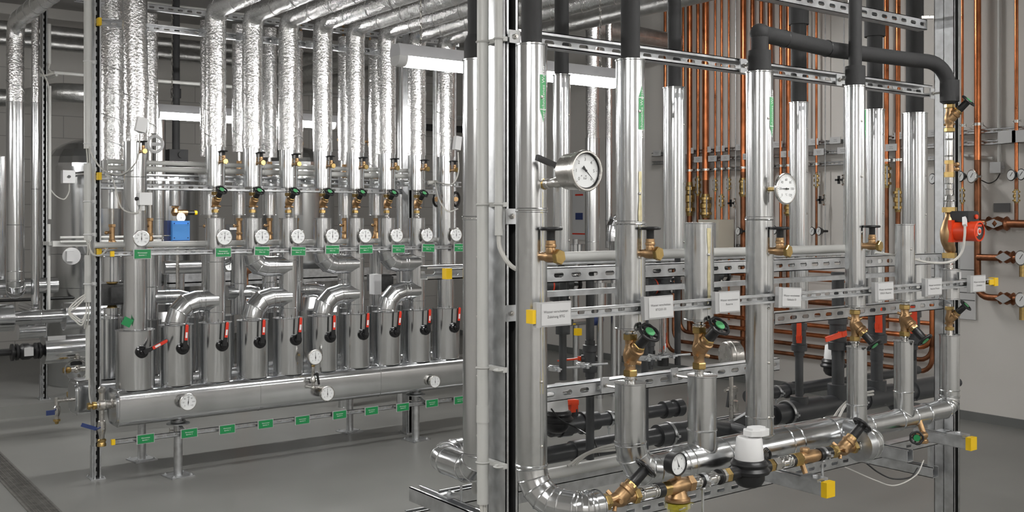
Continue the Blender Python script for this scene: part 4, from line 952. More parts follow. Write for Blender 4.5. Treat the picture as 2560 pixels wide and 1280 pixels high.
# rack brackets, flat plates with bolts
for i, (px, py, Y_, w_, h_, lb) in enumerate(((1286,92,2.12,.034,.034,'bright square bracket with bolt head on the near post'), (1858,165,2.16,.03,.045,'end plate on the top channel beside the black foam collar'), (2097,200,2.16,.03,.04,'end plate on the top channel beside the second foam collar'), (2330,234,2.16,.026,.04,'end plate on the top channel before the foam collar at the far post'),
     (1279,541,2.12,.040,.040,'bracket plate on the near post at mid height'), (1277,783,2.12,.036,.042,'bracket plate on the near post beside the yellow cap'), (1512,963,2.21,.030,.045,'bracket plate on the lower slotted channel, left one'), (1686,938,2.21,.028,.045,'bracket plate on the lower slotted channel, right one'))):
    c = pY(px,py,Y_); t = thing('bracket_plate', lb, 'bracket', c, 'bolted bracket plates')
    m = MB(); m.box(c, (w_,.005,h_)); part(m, 'plate', 'zinc_sheet' if i == 0 else 'strut', t)
    m = MB(); m.hexn(c-EY*.002, c-EY*.009, .007); m.cyl(c-EY*.008, c-EY*(.012 if i in (0,4,5) else .09), .004, n=8); part(m, 'bolt', 'steel', t)
# conduits beside the near post
t = thing('cable_conduit', 'thick light grey plastic conduit left of the near post', 'conduit', (1.535,2.20,.5))
m = MB(); m.cyl((1.535,2.20,.845), (1.535,2.20,CEILING_Z), .0155, n=20); m.lathe((1.535,2.20,1.06), EZ, [(0,.017),(.045,.017)], 20); part(m, 'tube', 'conduit', t)
for j, dx in enumerate((-.006, .003, .007)):
    m = MB(); m.tube(smooth_path([(1.535+dx,2.20,.86), (1.537+dx,2.195,.80), (1.55+dx*2,2.18,.72), (1.60+dx*2,2.15,.66)], 6), .0048, 8); part(m, 'cable', 'cable', t)
t = thing('cable_conduit', 'thinner light grey conduit between the thick one and the near post', 'conduit', (1.540,2.135,1.5))
m = MB(); m.cyl((1.540,2.135,1.555), (1.540,2.135,CEILING_Z), .0105, n=18); part(m, 'tube', 'conduit', t)
m = MB(); m.tube(smooth_path([(1.540,2.135,1.57), (1.541,2.13,1.52), (1.56,2.105,1.475), (1.60,2.08,1.455)], 8), .006, 8); part(m, 'cable', 'cable', t, 'grey cable leaving the conduit')
for z_, lb in ((1.6+426/2536*2.72, 'upper'), (1.6+123/2536*2.72*0-.0+.122, 'x')): pass
for z_ in (2.065, 1.635, 1.205, .955, 2.6):
    m = MB(); m.box((1.5525,2.165,z_), (.014,.085,.012)); m.ring((1.535,2.20,z_), EZ, .017, .003, 18, 4); m.ring((1.540,2.135,z_), EZ, .012, .003, 18, 4); single(m, 'conduit_clip', 'conduit', 'white plastic clip holding the conduits to the near post, %s' % {2.6:'above the picture top',2.065:'level with the bright square bracket',1.635:'level with the mid bracket plate',1.205:'below the yellow rail cap',.955:'lowest one near the jacketed elbow'}[z_], 'clip', group='conduit clips on the near post')
m = MB(); m.cyl((1.75,2.335,1.484), (3.45,2.335,1.484), .0155, n=18); m.cyl((1.75,2.335,1.484),(1.66,2.30,1.484),.0155,n=18)
single(m, 'cable_conduit', 'conduit', 'horizontal light grey conduit behind the side valves of the foreground rack', 'conduit')
m = MB(); m.cyl((1.66,2.42,.818), (2.35,2.42,.818), .0175, n=18); single(m, 'cable_conduit', 'conduit', 'white conduit low behind the nearest elbow of the rack', 'conduit')
for j in range(3):
    m = MB(); m.tube(smooth_path([(2.00+.015*j,2.41,.835), (2.06+.01*j,2.40,.865), (2.14,2.38,.885-.008*j), (2.24,2.36,.885-.008*j)], 8), .004, 8); single(m, 'loose_cable', 'cable', 'light grey cable lying over the low white conduit, %s of three' % ('upper', 'middle', 'lower')[j], 'cable', group='cables on the low conduit')
for j in range(2):
    m = MB(); m.tube(smooth_path([(2.98,2.14+.02*j,.90), (3.06,2.16+.02*j,.945-.012*j), (3.16,2.18+.02*j,.965-.012*j), (3.28,2.2,.965-.012*j)], 8), .0045, 8); single(m, 'loose_cable', 'cable', 'light grey cable bending behind the narrow end of the big pipe, %s one' % ('upper','lower')[j], 'cable', group='cables behind the header')

# ------------------------------------------------------------------ brass line along the front bottom
LY, LZ = 1.90, .889
t = thing('brass_line', 'horizontal chain of chrome press fittings and hexagon nuts along the rack foot', 'pipe fitting', (2.2,LY,LZ), 'front water line')
def xat(px): return pY(px, HY, LY).x
def seg(x0, x1, r, mt, name, hexa=False, beads=()):
    m = MB()
    if hexa: m.hexn((x0,LY,LZ), (x1,LY,LZ), r)
    else: m.cyl((x0,LY,LZ), (x1,LY,LZ), r, n=20)
    for b in beads: m.ring((b,LY,LZ), EX, r+.0015, .0028, 18, 6)
    part(m, name, mt, t)
X_ = [xat(p) for p in range(0, 2561)] if False else None
seg(1.673, 1.690, .0215, 'brass', 'union_nut', True)
seg(xat(1596), xat(1642), .0135, 'chrome', 'press_fitting', beads=(xat(1603), xat(1634), xat(1640)))
seg(xat(1640), xat(1654), .020, 'rubber', 'seal_ring')
seg(xat(1654), xat(1672), .0205, 'brass', 'union_nut', True)
seg(xat(1716), xat(1730), .0225, 'bronze', 'union_nut', True)
seg(xat(1730), xat(1795), .0145, 'chrome', 'press_fitting', beads=(xat(1745), xat(1762), xat(1768), xat(1785)))
seg(xat(1752), xat(1759), .0185, 'rubber', 'seal_ring')
seg(xat(1795), xat(1801), .0215, 'rubber', 'seal_ring')
seg(xat(1800), xat(1811), .0195, 'steel', 'lock_nut', True)
seg(xat(1811), xat(1822), .0205, 'brass', 'union_nut', True)
seg(xat(1822), xat(1846), .018, 'rubber', 'meter_inlet')
seg(xat(1900), xat(1918), .0195, 'rubber', 'meter_outlet')
seg(xat(1915), xat(1930), .0195, 'brass', 'union_nut', True)
seg(xat(1932), xat(1946), .0195, 'steel', 'lock_nut', True)
seg(xat(1946), xat(1980), .0135, 'chrome', 'press_fitting', beads=(xat(1952), xat(1968), xat(1975)))
seg(xat(1975), xat(1982), .018, 'rubber', 'seal_ring')
seg(xat(1982), xat(2000), .0215, 'brass', 'union_nut', True)
m = MB(); a0, a1 = xat(2000), xat(2046); m.lathe((a0,LY,LZ), EX, [(0,.017),(.01,.020),(.03,.0165),(.05,.020),(.075,.0185),(a1-a0,.015)], 20); m.hexn((xat(2012),LY,LZ+.012), (xat(2012),LY,LZ+.030), .014); m.cyl((xat(2000),LY,LZ), (xat(2000),LY-.02,LZ-.04), .008, n=10); part(m, 'check_valve', 'bronze', t, 'bronze check valve body')
seg(xat(2044), xat(2050), .0195, 'rubber', 'seal_ring')
seg(xat(2048), xat(2062), .0155, 'chrome', 'press_fitting')
seg(xat(2062), xat(2075), .0175, 'rubber', 'hose_piece')
seg(xat(2074), xat(2084), .0205, 'brass', 'union_nut', True)
seg(xat(2134), xat(2160), .0115, 'chrome', 'press_fitting', beads=(xat(2138), xat(2144)))
for px_, lb in ((1560, 'bronze inclined valve with long black stem at the near end of the front water line'), (2108, 'bronze inclined valve with black wheel before the round jacket end')):
    rot = axes((.16,-.45,1), (1,0,0)) if False else axes((.10,-.28,.95), (1,0,0))
    sc_ = .118/.104 if px_ < 1600 else .100/.104*1.15
    xx = xat(px_) if px_ < 1600 else xat(2109)
    if px_ < 1600: xx = (1.690+xat(1596))/2
    place(YV2, (xx,LY,LZ), rot, sc_, lb, 'inclined valves of the front water line')
# filter with yellow bowl and small pressure gauge
t = thing('water_filter', 'bronze water filter with transparent yellow bowl below, small gauge on top', 'filter', (xat(1694),LY,LZ-.08))
fx = xat(1694); m = MB(); m.lathe((xat(1671),LY,LZ), EX, [(0,.017),(.01,.021),(.03,.023),(.055,.021),(xat(1718)-xat(1671),.018)], 20)
m.lathe((fx,LY,LZ-.038), EZ, [(0,.034),(.006,.034),(.010,.028),(.03,.020)], 20); m.cyl((fx,LY,LZ), (fx,LY,LZ+.038), .009, n=12); m.text('U', .016, lambda x, y: V((fx+x+.008, LY-.0245, LZ+y-.012))); part(m, 'body', 'bronze', t)
m = MB(); m.ang = 20; m.lathe((fx,LY,LZ-.041), -EZ, [(0,.036),(.014,.036),(.016,.029),(.03,.028),(.034,.030),(.04,.028),(.075,.025),(.080,.012)], 16); part(m, 'bowl', 'glass_yellow', t, 'transparent yellow bowl')
m = MB(); m.obox((fx-.030,LY-.036,LZ-.050), (fx+.034,LY-.030,LZ-.046), EZ, .003, .003); m.cyl((fx+.034,LY-.030,LZ-.046), (fx+.034,LY+.0,LZ-.046), .002, n=8); part(m, 'clamp_wire', 'chrome', t)
m = MB(); m.ang = 30; cg = pY(1694,1160,LY-.02)
m.lathe(cg+EY*.026, -EY, [(0,.024),(.003,.029),(.024,.029),(.026,.031),(.031,.031),(.033,.028),(.030,.0275)], 32, True, False); ga = part(m, 'gauge_case', 'rubber', t)
m = MB(); dial_face(m, cg-EY*.001, .0275, 31, 5, ('0','2','4','6'), 'bar'); part(m, 'gauge_dial', ['dial','grey_text'], ga)
m = MB(); a = R(112); u = V((cos(a),0,sin(a))); n = V((-u.z,0,u.x)); c = cg-EY*.003; m.poly([c+u*.022, c+n*.0008, c+n*.002-u*.008, c-n*.002-u*.008, c-n*.0008], depth=-EY*.0005); part(m, 'needle', 'rubber', ga)
# water meter
def meter(x, y, z, s, label, rot=0, lid=True, flap=True):
    t = thing('water_meter', label, 'meter', (x,y,z-.05*s)); c = V((x,y,z))
    m = MB(); m.lathe(c-EZ*.034*s, EZ, [(0,.020*s),(.006*s,.032*s),(.02*s,.040*s),(.034*s,.040*s)], 28); m.lathe(c, EZ, [(0,.038*s),(.004*s,.052*s),(.012*s,.054*s),(.020*s,.046*s),(.028*s,.049*s),(.036*s,.044*s),(.040*s,.036*s)], 32); part(m, 'body', 'rubber', t, 'black meter body')
    m = MB(); m.lathe(c+EZ*.036*s, EZ, [(0,.0375*s),(.004*s,.038*s),(.056*s,.0335*s),(.060*s,.031*s)], 32); part(m, 'register_head', 'white', t, 'light grey register head')
    if lid:
        q_ = Matrix.Rotation(rot, 3, 'Z'); m = MB(); m.ang = 30
        out = [q_ @ V((a*s*1.15+.014*s, b*s*1.15, 0)) for a, b in ((-.020,-.018),(.002,-.026),(.028,-.020),(.040,-.006),(.036,.014),(.014,.024),(-.012,.020),(-.026,.004))]
        m.poly([c+EZ*.100*s+p for p in out], depth=EZ*.014*s); m.poly([c+EZ*.114*s+p*.72+q_ @ V((.006*s,0,0)) for p in out], depth=EZ*.006*s); m.box(c+EZ*.098*s, (.02*s,.012*s,.008*s), q_); part(m, 'lid', 'white', t)
    return t
meter(xat(1873), LY, LZ-.010, 1.08, 'water meter with light grey head and black body in the front water line', -.2)
m = MB()
xm = xat(1918)
for j in range(4): m.loop([V((xm+.006+.014*cos(a)*(1-.12*j), LY+.01-.004*j, LZ+.030+.020*sin(a)*(1-.1*j))) for a in [2*pi*i/16 for i in range(16)]], .0017, 5)
t = single(m, 'coiled_cable', 'rubber', 'small coil of black cable behind the front water meter', 'cable')
# clamps on the line with rods to the arms
for x_, lb in ((xat(1757), 'near the filter'), (xat(2056), 'above the capped arm')):
    m = MB(); clamp(m, (x_,LY,LZ), EX, .0165, -EZ, .068 if x_ > 2.4 else .13); single(m, 'pipe_clamp', 'strut', 'zinc pipe clamp on the front water line %s' % lb, 'clamp', group='pipe clamps of the front line')
# round jacket end (drum) where the line enters
t = thing('jacketed_bend', 'round silver jacket end with flat disc, joining the line to the big pipe', 'pipe', (2.88,LY,.84))
m = MB(); x0_ = xat(2146); m.lathe((x0_,LY,LZ), EX, [(-.001,.006),(0,.046),(-.001,.0505),(.003,.051),(.035,.050)], 40); part(m, 'end_disc', 'strut', t, 'grey flat end disc')
m = MB(); m.ang = 12; elbow_sheet(m, [(x0_+.030,LY,LZ), (x0_+.075,LY,LZ), (x0_+.075,YF-.02,LZ+.006)], .045, .0495, 4, n=36); part(m, 'jacket', 'zinc_sheet', t)
# small side valve under the narrow pipe
t = thing('drain_valve', 'bronze drain valve with black and green wheel facing out below the narrow big pipe', 'valve', pY(2290,1085,1.98))
c = pY(2300,1090,1.985); m = MB(); m.lathe(c+V((.03,0,0)), -EX, [(0,.013),(.02,.016),(.035,.013),(.06,.012)], 14); m.cyl(c+V((.025,0,0)), c+V((.025,.02,.05)), .010, n=12); m.hexn(c+V((.022,0,-.028)), c+V((.022,0,-.014)), .016); m.cyl(c+V((.022,0,-.016)), c+V((.022,0,0)), .011); part(m, 'body', 'bronze', t)
w_ = c+V((-.045,-.015,.002)); d_ = V((-.75,-.65,0)).normalized(); m = MB(); _, u_, v_ = frame(d_); m.loop([w_+(u_*cos(2*pi*i/20)+v_*sin(2*pi*i/20))*(.021 if i % 4 else .0195) for i in range(20)], .004, 8); m.lathe(w_-d_*.03, d_, [(0,.009),(.024,.009),(.028,.012),(.034,.012)], 14)
for k in range(5): a = 2*pi*k/5; m.obox(w_, w_+(u_*cos(a)+v_*sin(a))*.02, d_, .005, .006)
hw = part(m, 'handwheel', 'rubber', t); m = MB(); m.lathe(w_+d_*.004, d_, [(0,.0115),(.0016,.011)], 16); part(m, 'cap_disc', 'green', hw)
m = MB(); m.tube(smooth_path([(2.80,1.98,.80), (2.92,1.95,.745), (3.0,1.93,.72), (3.12,1.93,.735), (3.2,1.95,.77)], 8), .0022, 6); single(m, 'loose_cable', 'cable', 'thin cable sagging below the open ended arm', 'cable')
m = MB(); m.tube(smooth_path([(2.90,1.97,.80), (2.95,1.96,.765), (3.02,1.95,.735), (3.12,1.95,.725), (3.18,1.96,.745)], 8), .0028, 6); single(m, 'loose_cable', 'rubber', 'black cable end hanging below the open ended arm', 'cable')
# ================================================================== REAR ROW OF THE FOREGROUND RACK
YR = 2.62
def rear(px, w, ytop, ybot, wf, label, fz=None, wide=None):
    q = Riser(px, YR, 'insulated_riser', label, group='rear jacketed pipes of the rack')
    if wf: q.foam(0, ytop+2, wf, z1=fz or CEILING_Z)
    q.jk(ytop, ybot, w, (), screws=3, ang=55); return q
r_ = rear(1404, 43, 187, 655, 36, 'slim silver jacketed pipe behind the big pressure gauge')
r_ = rear(1686, 55, 219, 655, 33, 'silver jacketed pipe in the rear row between the up arrow pipe and the thermometer pipe'); R2 = r_
r_ = rear(1997, 46, 256, 780, 39, 'rear silver jacketed pipe right of the thermometer'); R3 = r_
m = MB(); m.cyl((r_.x,r_.y,r_.z(62)), (r_.x,r_.y,r_.z(3)), .040, n=24); m.cyl((r_.x,r_.y,r_.z(3)), (r_.x,r_.y,CEILING_Z), .036, n=24); part(m, 'foam_collar', 'foam', r_.t)
r_ = rear(2187, 47, 274, 762, 37, 'rear silver jacketed pipe behind the narrow tall pipe'); R4 = r_
m = MB(); m.cyl((r_.x,r_.y,r_.z(92)), (r_.x,r_.y,r_.z(43)), .044, n=24); m.cyl((r_.x,r_.y,r_.z(43)), (r_.x,r_.y,CEILING_Z), .036, n=24); part(m, 'foam_collar', 'foam', r_.t)
r_ = rear(2287, 60, 283, 760, 42, 'widest rear silver jacketed pipe near the far post'); R5 = r_
for k_, q_ in enumerate((R3, R4)):
    m = MB(); z_ = q_.z(24 if k_ == 0 else 62); m.cyl((q_.x+.03,q_.y-.02,z_), (q_.x+.16,q_.y-.20,z_+.03), .004, n=8); m.box((q_.x+.13,q_.y-.17,z_+.02), (.05,.02,.012), Matrix.Rotation(-.8,3,'Z'))
    single(m, 'threaded_rod', 'steel', 'thin threaded rod from the upper channel to the %s foam collar' % ('left','right')[k_], 'rod')
# ------------------------------------------------------------------ PVC
YP = 2.75; PZ = .777
def pvc_union_valve(mb_parent, c, ax, r, L, handle, hd, name='ball_valve', label=None):
    """pvc ball valve: body with two union collars, red lever"""
    c = V(c); ax = V(ax).normalized(); t = thing(name, label, 'valve', c, 'dark plastic ball valves')
    m = MB(); m.lathe(c-ax*L/2, ax, [(0,r*1.12),(L*.12,r*1.15),(L*.13,r*1.65),(L*.30,r*1.7),(L*.31,r*1.45),(L*.69,r*1.45),(L*.70,r*1.7),(L*.87,r*1.65),(L*.88,r*1.15),(L,r*1.12)], 20)
    m.cyl(c, c+V(hd)*r*2.0, r*.8, n=16); part(m, 'body', 'pvc', t)
    m = MB(); d = V(hd).normalized(); e = c+d*r*2.0; h = V(handle); 
    s_ = d.cross(h.normalized()); hw = r*.55
    m.poly([e+s_*hw-h*.28, e-s_*hw-h*.28, e-s_*hw*1.0, e-s_*hw*.9+h, e+s_*hw*.9+h, e+s_*hw], depth=d*r*.7); m.box(e+d*r*.2, (r*.9,)*3); part(m, 'lever', 'red_orange', t, 'red lever')
    m = MB(); b = c-d*r*1.3; u_ = ax.cross(d); m.obox(b+u_*r*.55-ax*r*.5, b+u_*r*.55+ax*r*.5, u_, r*.8, r*.7); m.obox(b-u_*r*.55-ax*r*.5, b-u_*r*.55+ax*r*.5, u_, r*.8, r*.7); part(m, 'rear_lugs', 'rubber', t)
    return t
# horizontal header
t = thing('plastic_header', 'thick dark grey plastic pipe lying low behind the foreground rack', 'pipe', (3.0, YP, PZ-.04))
m = MB(); m.ang = 30
m.lathe((1.97,YP,PZ), EX, [(0,.030),(.33,.030),(.331,.036),(.68,.036),(.681,.031),(.75,.031),(.751,.042),(.85,.043),(.851,.040),(1.03,.040)], 28)
part(m, 'left_run', 'pvc', t)
m = MB(); m.ang = 30; m.tube(fillet([(2.99,YP,PZ+.002),(3.12,YP,PZ-.03),(3.12,YP-.005,PZ-.03),(3.24,YP,PZ),(3.42,YP,PZ)], .05, 5), .036, 20); part(m, 'bend', 'pvc', t)
m = MB(); m.ang = 30; m.lathe((3.40,YP,PZ), EX, [(0,.041),(.08,.041),(.081,.047),(.09,.047),(.30,.049),(.301,.043),(.62,.043),(.621,.050),(.85,.050),(.851,.043),(1.0,.043),(1.001,.050),(1.25,.05),(1.251,.022),(1.42,.022)], 28)
part(m, 'right_run', 'pvc', t)
for x_, r0_ in ((2.02,.030),(2.78,.040),(3.48,.046),(3.97,.043),(4.72,.022)):
    m = MB(); clamp(m, (x_,YP,PZ), EX, r0_+.003, -EZ, .07); part(m, 'pipe_clamp', 'strut', t, 'zinc pipe clamp')
# vertical plastic pipes
def pvc_vert(px, y0, y1, w, Y, label, collars=(), zb=None):
    p = pY(px, HY, Y); d = dep(p); r = w/2/FPX*d; zb_ = zb if zb is not None else zf(y1, d)
    t = thing('plastic_pipe', label, 'pipe', (p.x,Y,zb_), 'upright dark plastic pipes')
    m = MB(); m.cyl((p.x,Y,zb_), (p.x,Y,zf(y0,d)), r, n=20); part(m, 'tube', 'pvc', t)
    for a, b, k in collars: m = MB(); m.cyl((p.x,Y,zf(b,d)), (p.x,Y,zf(a,d)), r*k, n=20); part(m, 'socket', 'pvc', t)
    return p.x, Y, r, d, t
v = pvc_vert(1407, 690, 950, 19, 2.42, 'upright dark plastic pipe just right of the nearest pipe, ending above the low channel', ((812, 835, 1.9),), None)
v1 = v
v = pvc_vert(1475, 640, 1100, 21, 2.62, 'upright dark plastic pipe with red lever valve left of the first bronze valve', (), PZ)
pvc_union_valve(None, (v[0],v[1],zf(896,v[3])), EZ, v[2]*1.05, .125, V((-.075,.02,-.004)), V((-.80,.60,0)), label='dark plastic ball valve with red lever left of the first bronze valve')
v = pvc_vert(1612, 660, 1100, 19, 2.62, 'upright dark plastic pipe partly hidden behind the first bronze valve', (), PZ)
pvc_union_valve(None, (v[0]+.02,v[1],zf(882,v[3])), EZ, v[2]*1.0, .12, V((-.06,.0,.01)), V((-.7,.7,0)), label='dark plastic ball valve hidden behind the first bronze valve')
v = pvc_vert(1694, 640, 912, 16, 2.45, 'slim upright dark plastic pipe between the two bronze valves', ())
v = pvc_vert(1998, 790, 1010, 20, YP, 'upright dark plastic pipe with red lever valve under the rear pipe by the thermometer', ((990, 1030, 2.2),), PZ)
pvc_union_valve(None, (v[0],v[1],zf(842,v[3])), EZ, v[2]*1.15, .16, V((0,.0,.075)), V((-.8,-.6,0)), label='dark plastic ball valve with upright red lever right of the thermometer pipe')
v = pvc_vert(2095, 690, 1000, 30, YP, 'thick upright dark plastic pipe left of the tilted bronze valves', ((960, 1010, 1.7),(560+120, 700, 1.1)), PZ)
pvc_union_valve(None, (v[0],v[1],zf(832,v[3])), EZ, v[2]*.95, .20, V((-.115,.0,-.015)), V((-.62,-.78,0)), label='dark plastic ball valve with red lever pointing left')
m = MB(); m.lathe((v[0]+.01,v[1]-.065,zf(862,v[3])-.05), EZ, [(0,.016),(.012,.017),(.013,.024),(.03,.024),(.031,.018),(.07,.018)], 16); m.m = 1; m.lathe((v[0]+.01,v[1]-.065,zf(862,v[3])-.062), EZ, [(0,.018),(.014,.018)], 16)
single(m, 'drain_fitting', ['pvc','brass'], 'small dark plastic fitting with yellow cap left of the jacketed drop', 'fitting')
v = pvc_vert(2192, 760, 990, 29, YP, 'thick upright dark plastic pipe between the two short drops', ((950, 1010, 1.6),(880, 900, 1.1)), PZ)
pvc_union_valve(None, (v[0],v[1],zf(812,v[3])), EZ, v[2]*1.0, .22, V((0,.0,.10)), V((-.75,-.66,0)), label='dark plastic ball valve with red lever behind the first tilted bronze valve')
v = pvc_vert(2278, 750, 985, 26, YP, 'thick upright dark plastic pipe just before the far post', ((960, 1000, 1.25),(872, 900, 1.0)), None)
m = MB(); m.tube(fillet([(v[0],v[1],zf(960,v[3])), (v[0],v[1],zf(1002,v[3])), (v[0]-.15,v[1],zf(1003,v[3]))], .06, 6), v[2]*1.15, 20); part(m, 'bend', 'pvc', v[4])
pvc_union_valve(None, (v[0],v[1],zf(815,v[3])), EZ, v[2]*1.1, .22, V((0,.0,.10)), V((-.75,-.66,0)), label='dark plastic ball valve with upright red lever near the far post')
# valves under the upper slotted channel
for px_, py_, lb in ((1400, 712, 'dark plastic valve with orange mark behind the first white sign'), (1655, 715, 'dark plastic valve with orange band behind the second white sign'), (1780, 690, 'dark plastic valve block behind the third white sign')):
    c = pY(px_, py_, 2.70); t = thing('plastic_valve', lb, 'valve', c, 'dark plastic diaphragm valves')
    m = MB(); m.lathe(c-EZ*.075, EZ, [(0,.026),(.02,.026),(.021,.036),(.05,.037),(.051,.030),(.10,.030),(.101,.036),(.13,.036),(.131,.024),(.17,.024)], 20); m.lathe(c, -EX, [(0,.02),(.05,.024),(.055,.034),(.075,.036),(.10,.022)], 18)
    m.cyl(c, c+EX*.05, .018, n=14); part(m, 'body', 'pvc', t)
    m = MB(); m.lathe(c-EX*.045, -EX, [(0,.030),(.012,.030)], 18); part(m, 'indicator_ring', 'red_orange', t, 'orange ring')
    m = MB(); m.ring(c+V((.07,0,.0)), EX, .026, .007, 16, 8); m.cyl(c+EX*.04, c+EX*.09, .007, n=8); part(m, 'hand_knob', 'rubber', t)
    for dz in (-.012, .012): m = MB(); m.lathe(c+V((.012,-.030,dz-.03)), -EY, [(0,.006),(.008,.005)], 8); part(m, 'bolt', 'chrome', t)
# second line of plastic pipe, behind, with meters
t = thing('plastic_pipe', 'thinner dark plastic pipe line running behind the thick low one', 'pipe', (2.9,3.02,.78))
for a, b, r0_ in ((2.25,2.45,.024),(2.55,3.12,.026),(3.55,4.2,.028),(4.2,4.9,.022)):
    m = MB(); m.cyl((a,3.02,.80), (b,3.02,.80), r0_, n=20); part(m, 'tube', 'pvc', t)
for x_ in (2.28,2.42,2.50,2.62,3.02,3.09,3.60,3.66,3.82,3.88):
    m = MB(); m.lathe((x_,3.02,.80), EX, [(0,.036),(.035,.037)], 20); part(m, 'union_collar', 'pvc', t)
for x_ in (2.35, 2.72, 3.75): m = MB(); clamp(m, (x_,3.02,.80), EX, .028, -EZ, .06); part(m, 'pipe_clamp', 'strut', t)
t = thing('ball_valve', 'dark plastic ball valve with red handle behind the first short drop', 'valve', (2.57,3.02,.80), 'dark plastic ball valves')
m = MB(); m.lathe((2.46,3.02,.80), EX, [(0,.042),(.05,.044),(.051,.036),(.11,.036),(.111,.044),(.16,.042)], 20); m.cyl((2.54,3.02,.80),(2.54,3.02,.86),.016,n=14); part(m, 'body', 'pvc', t)
m = MB(); c = V((2.52,3.02,.875)); m.poly([c+V((.03,-.016,0)), c+V((-.10,-.010,.012)), c+V((-.10,.010,.012)), c+V((.03,.016,0))], depth=EZ*.02); m.box(c+V((.01,0,-.006)), (.035,.03,.04)); part(m, 'lever', 'red_orange', t, 'red lever')
a = pY(1392,1095,2.86); meter(a.x, 2.86, .86, 1.12, 'water meter with light grey head behind the nearest pipe, black cable leading off', .4, True)
m = MB(); m.tube(smooth_path([pY(1378,1022,2.80), pY(1400,1048,2.80), pY(1440,1070,2.78), pY(1465,1085,2.72), pY(1485,1100,2.68), pY(1498,1140,2.66)], 8), .003, 6); single(m, 'meter_cable', 'rubber', 'black cable running from the rear meter across the thick plastic pipe', 'cable')
a = pY(2083, 975, 3.02); meter(a.x, 3.02, .875, 1.15, 'water meter with light grey head far behind, left of the thick plastic pipe', .2, True)
# sight glass with orange float
a = pY(1657, 912, 2.48); t = thing('flow_tube', 'clear flow meter tube with orange scale above the low channel', 'meter', (a.x,2.48,a.z))
d_ = dep(a); z0_ = zf(914,d_); m = MB(); m.cyl((a.x,2.48,z0_), (a.x,2.48,zf(890,d_)), .0205, n=20); m.cyl((a.x,2.48,zf(892,d_)), (a.x,2.48,zf(884,d_)), .016, n=16); part(m, 'base_nut', 'rubber', t)
m = MB(); m.cyl((a.x,2.48,zf(886,d_)), (a.x,2.48,zf(740,d_)), .0125, n=20); part(m, 'glass_tube', 'glass', t)
m = MB(); m.box((a.x+.006,2.469,zf(850,d_)), (.005,.001,.05)); m.box((a.x-.006,2.469,zf(868,d_)), (.004,.001,.012)); part(m, 'scale_mark', 'red_orange', t)
m = MB(); m.box((a.x,2.4675,zf(868,d_)), (.006,.0006,.028)); part(m, 'scale_plate', 'white', t)
# hose bib behind (black handle), round gauge back
t = thing('drain_tap', 'chrome drain tap with black handle behind the thick plastic pipe', 'valve', pY(1828,1010,3.02))
c = pY(1832,985,3.02); m = MB(); m.cyl(V((c.x,c.y,.80)), c+EZ*.035, .016, n=16); m.cyl(c-EZ*.03, c-EZ*.075, .024, n=16); m.hexn(c+EZ*.01, c+EZ*.03, .022); m.cyl(c+EZ*.02, c+V((-.05,0,.02)), .008, n=10); part(m, 'body', 'steel', t)
m = MB(); m.obox(c+V((-.04,-.02,.02)), c+V((-.055,-.02,-.05)), EY, .012, .016); part(m, 'lever', 'rubber', t)
t = thing('pressure_gauge', 'steel pressure gauge seen from behind above the low slotted channel', 'gauge', pD(1825,890,4.1))
c = pD(1828,888,4.1); ax_ = V((.95,-.3,0)).normalized(); m = MB(); m.lathe(c-ax_*.03, ax_, [(0,.052),(.004,.055),(.02,.055),(.022,.058),(.028,.058),(.03,.055),(.058,.055),(.062,.050)], 36); part(m, 'case', 'steel', t)
m = MB(); m.lathe(c+ax_*.032, ax_, [(0,.048),(.003,.048)], 30); part(m, 'front_disc', 'glass', t)
m = MB(); m.cyl(c-EZ*.05, c-EZ*.30, .009, n=10); part(m, 'stem', 'steel', t)
# pipe clamps lying on the low slotted channel
for i, (px_, w_) in enumerate(((1407,.016),(1478,.018),(1632,.016),(1658,.018),(1694,.014))):
    p = pY(px_, 925-(px_-1400)*.09, 2.40); m = MB(); clamp(m, (p.x, 2.44, 1.135), EZ, w_, V((.8,-.2,0)), .07, .012); single(m, 'pipe_clamp', 'strut', 'zinc pipe clamp lying on the low slotted channel, %s from the near end' % ORD[i], 'clamp', group='pipe clamps on the low channel')

# ================================================================== COPPER WALL
XW = 7.62
def wl(px, py): return pX(px, py, XW)
def cu(px, w, y0, y1, label, mt='copper', dull=None, off=0):
    p = pX(px, HY, XW-off); d = dep(p); r = w/2/FPX*d/.80*.82
    t = thing('copper_pipe', label, 'pipe', (p.x, p.y, zf(y1,d)), 'upright copper pipes on the wall'); zt = min(CEILING_Z, zf(y0, d))
    if dull: 
        m = MB(); m.cyl((p.x,p.y,zf(dull,d)), (p.x,p.y,zt), r, n=14); part(m, 'bright_pipe', mt, t)
        m = MB(); m.cyl((p.x,p.y,zf(y1,d)), (p.x,p.y,zf(dull,d)), r, n=14); part(m, 'stained_pipe', 'copper_dull', t, 'darker stained lower pipe')
    else:
        m = MB(); m.cyl((p.x,p.y,zf(y1,d)), (p.x,p.y,zt), r, n=14); part(m, 'tube', mt, t)
    return p, d, r, t
def cu_valve(c_, py0, py1, k=1.8, mt='brass'):
    p, d, r, t = c_; z0, z1 = zf(py1,d), zf(py0,d); L = z1-z0; m = MB()
    m.lathe((p.x,p.y,z0), EZ, [(0,r*1.15),(L*.12,r*1.3),(L*.14,r*k),(L*.24,r*k),(L*.26,r*1.25),(L*.38,r*1.25),(L*.42,r*k*.9),(L*.6,r*k*.9),(L*.64,r*1.25),(L*.74,r*1.25),(L*.76,r*k),(L*.86,r*k),(L*.88,r*1.3),(L,r*1.15)], 16); part(m, 'valve_body', mt, t, 'brass valve')
    m = MB(); m.box((p.x-.035,p.y-r*1.2-.006,(z0+z1)/2), (.010,.012,L*.8)); part(m, 'valve_plate', 'label_grey', t)
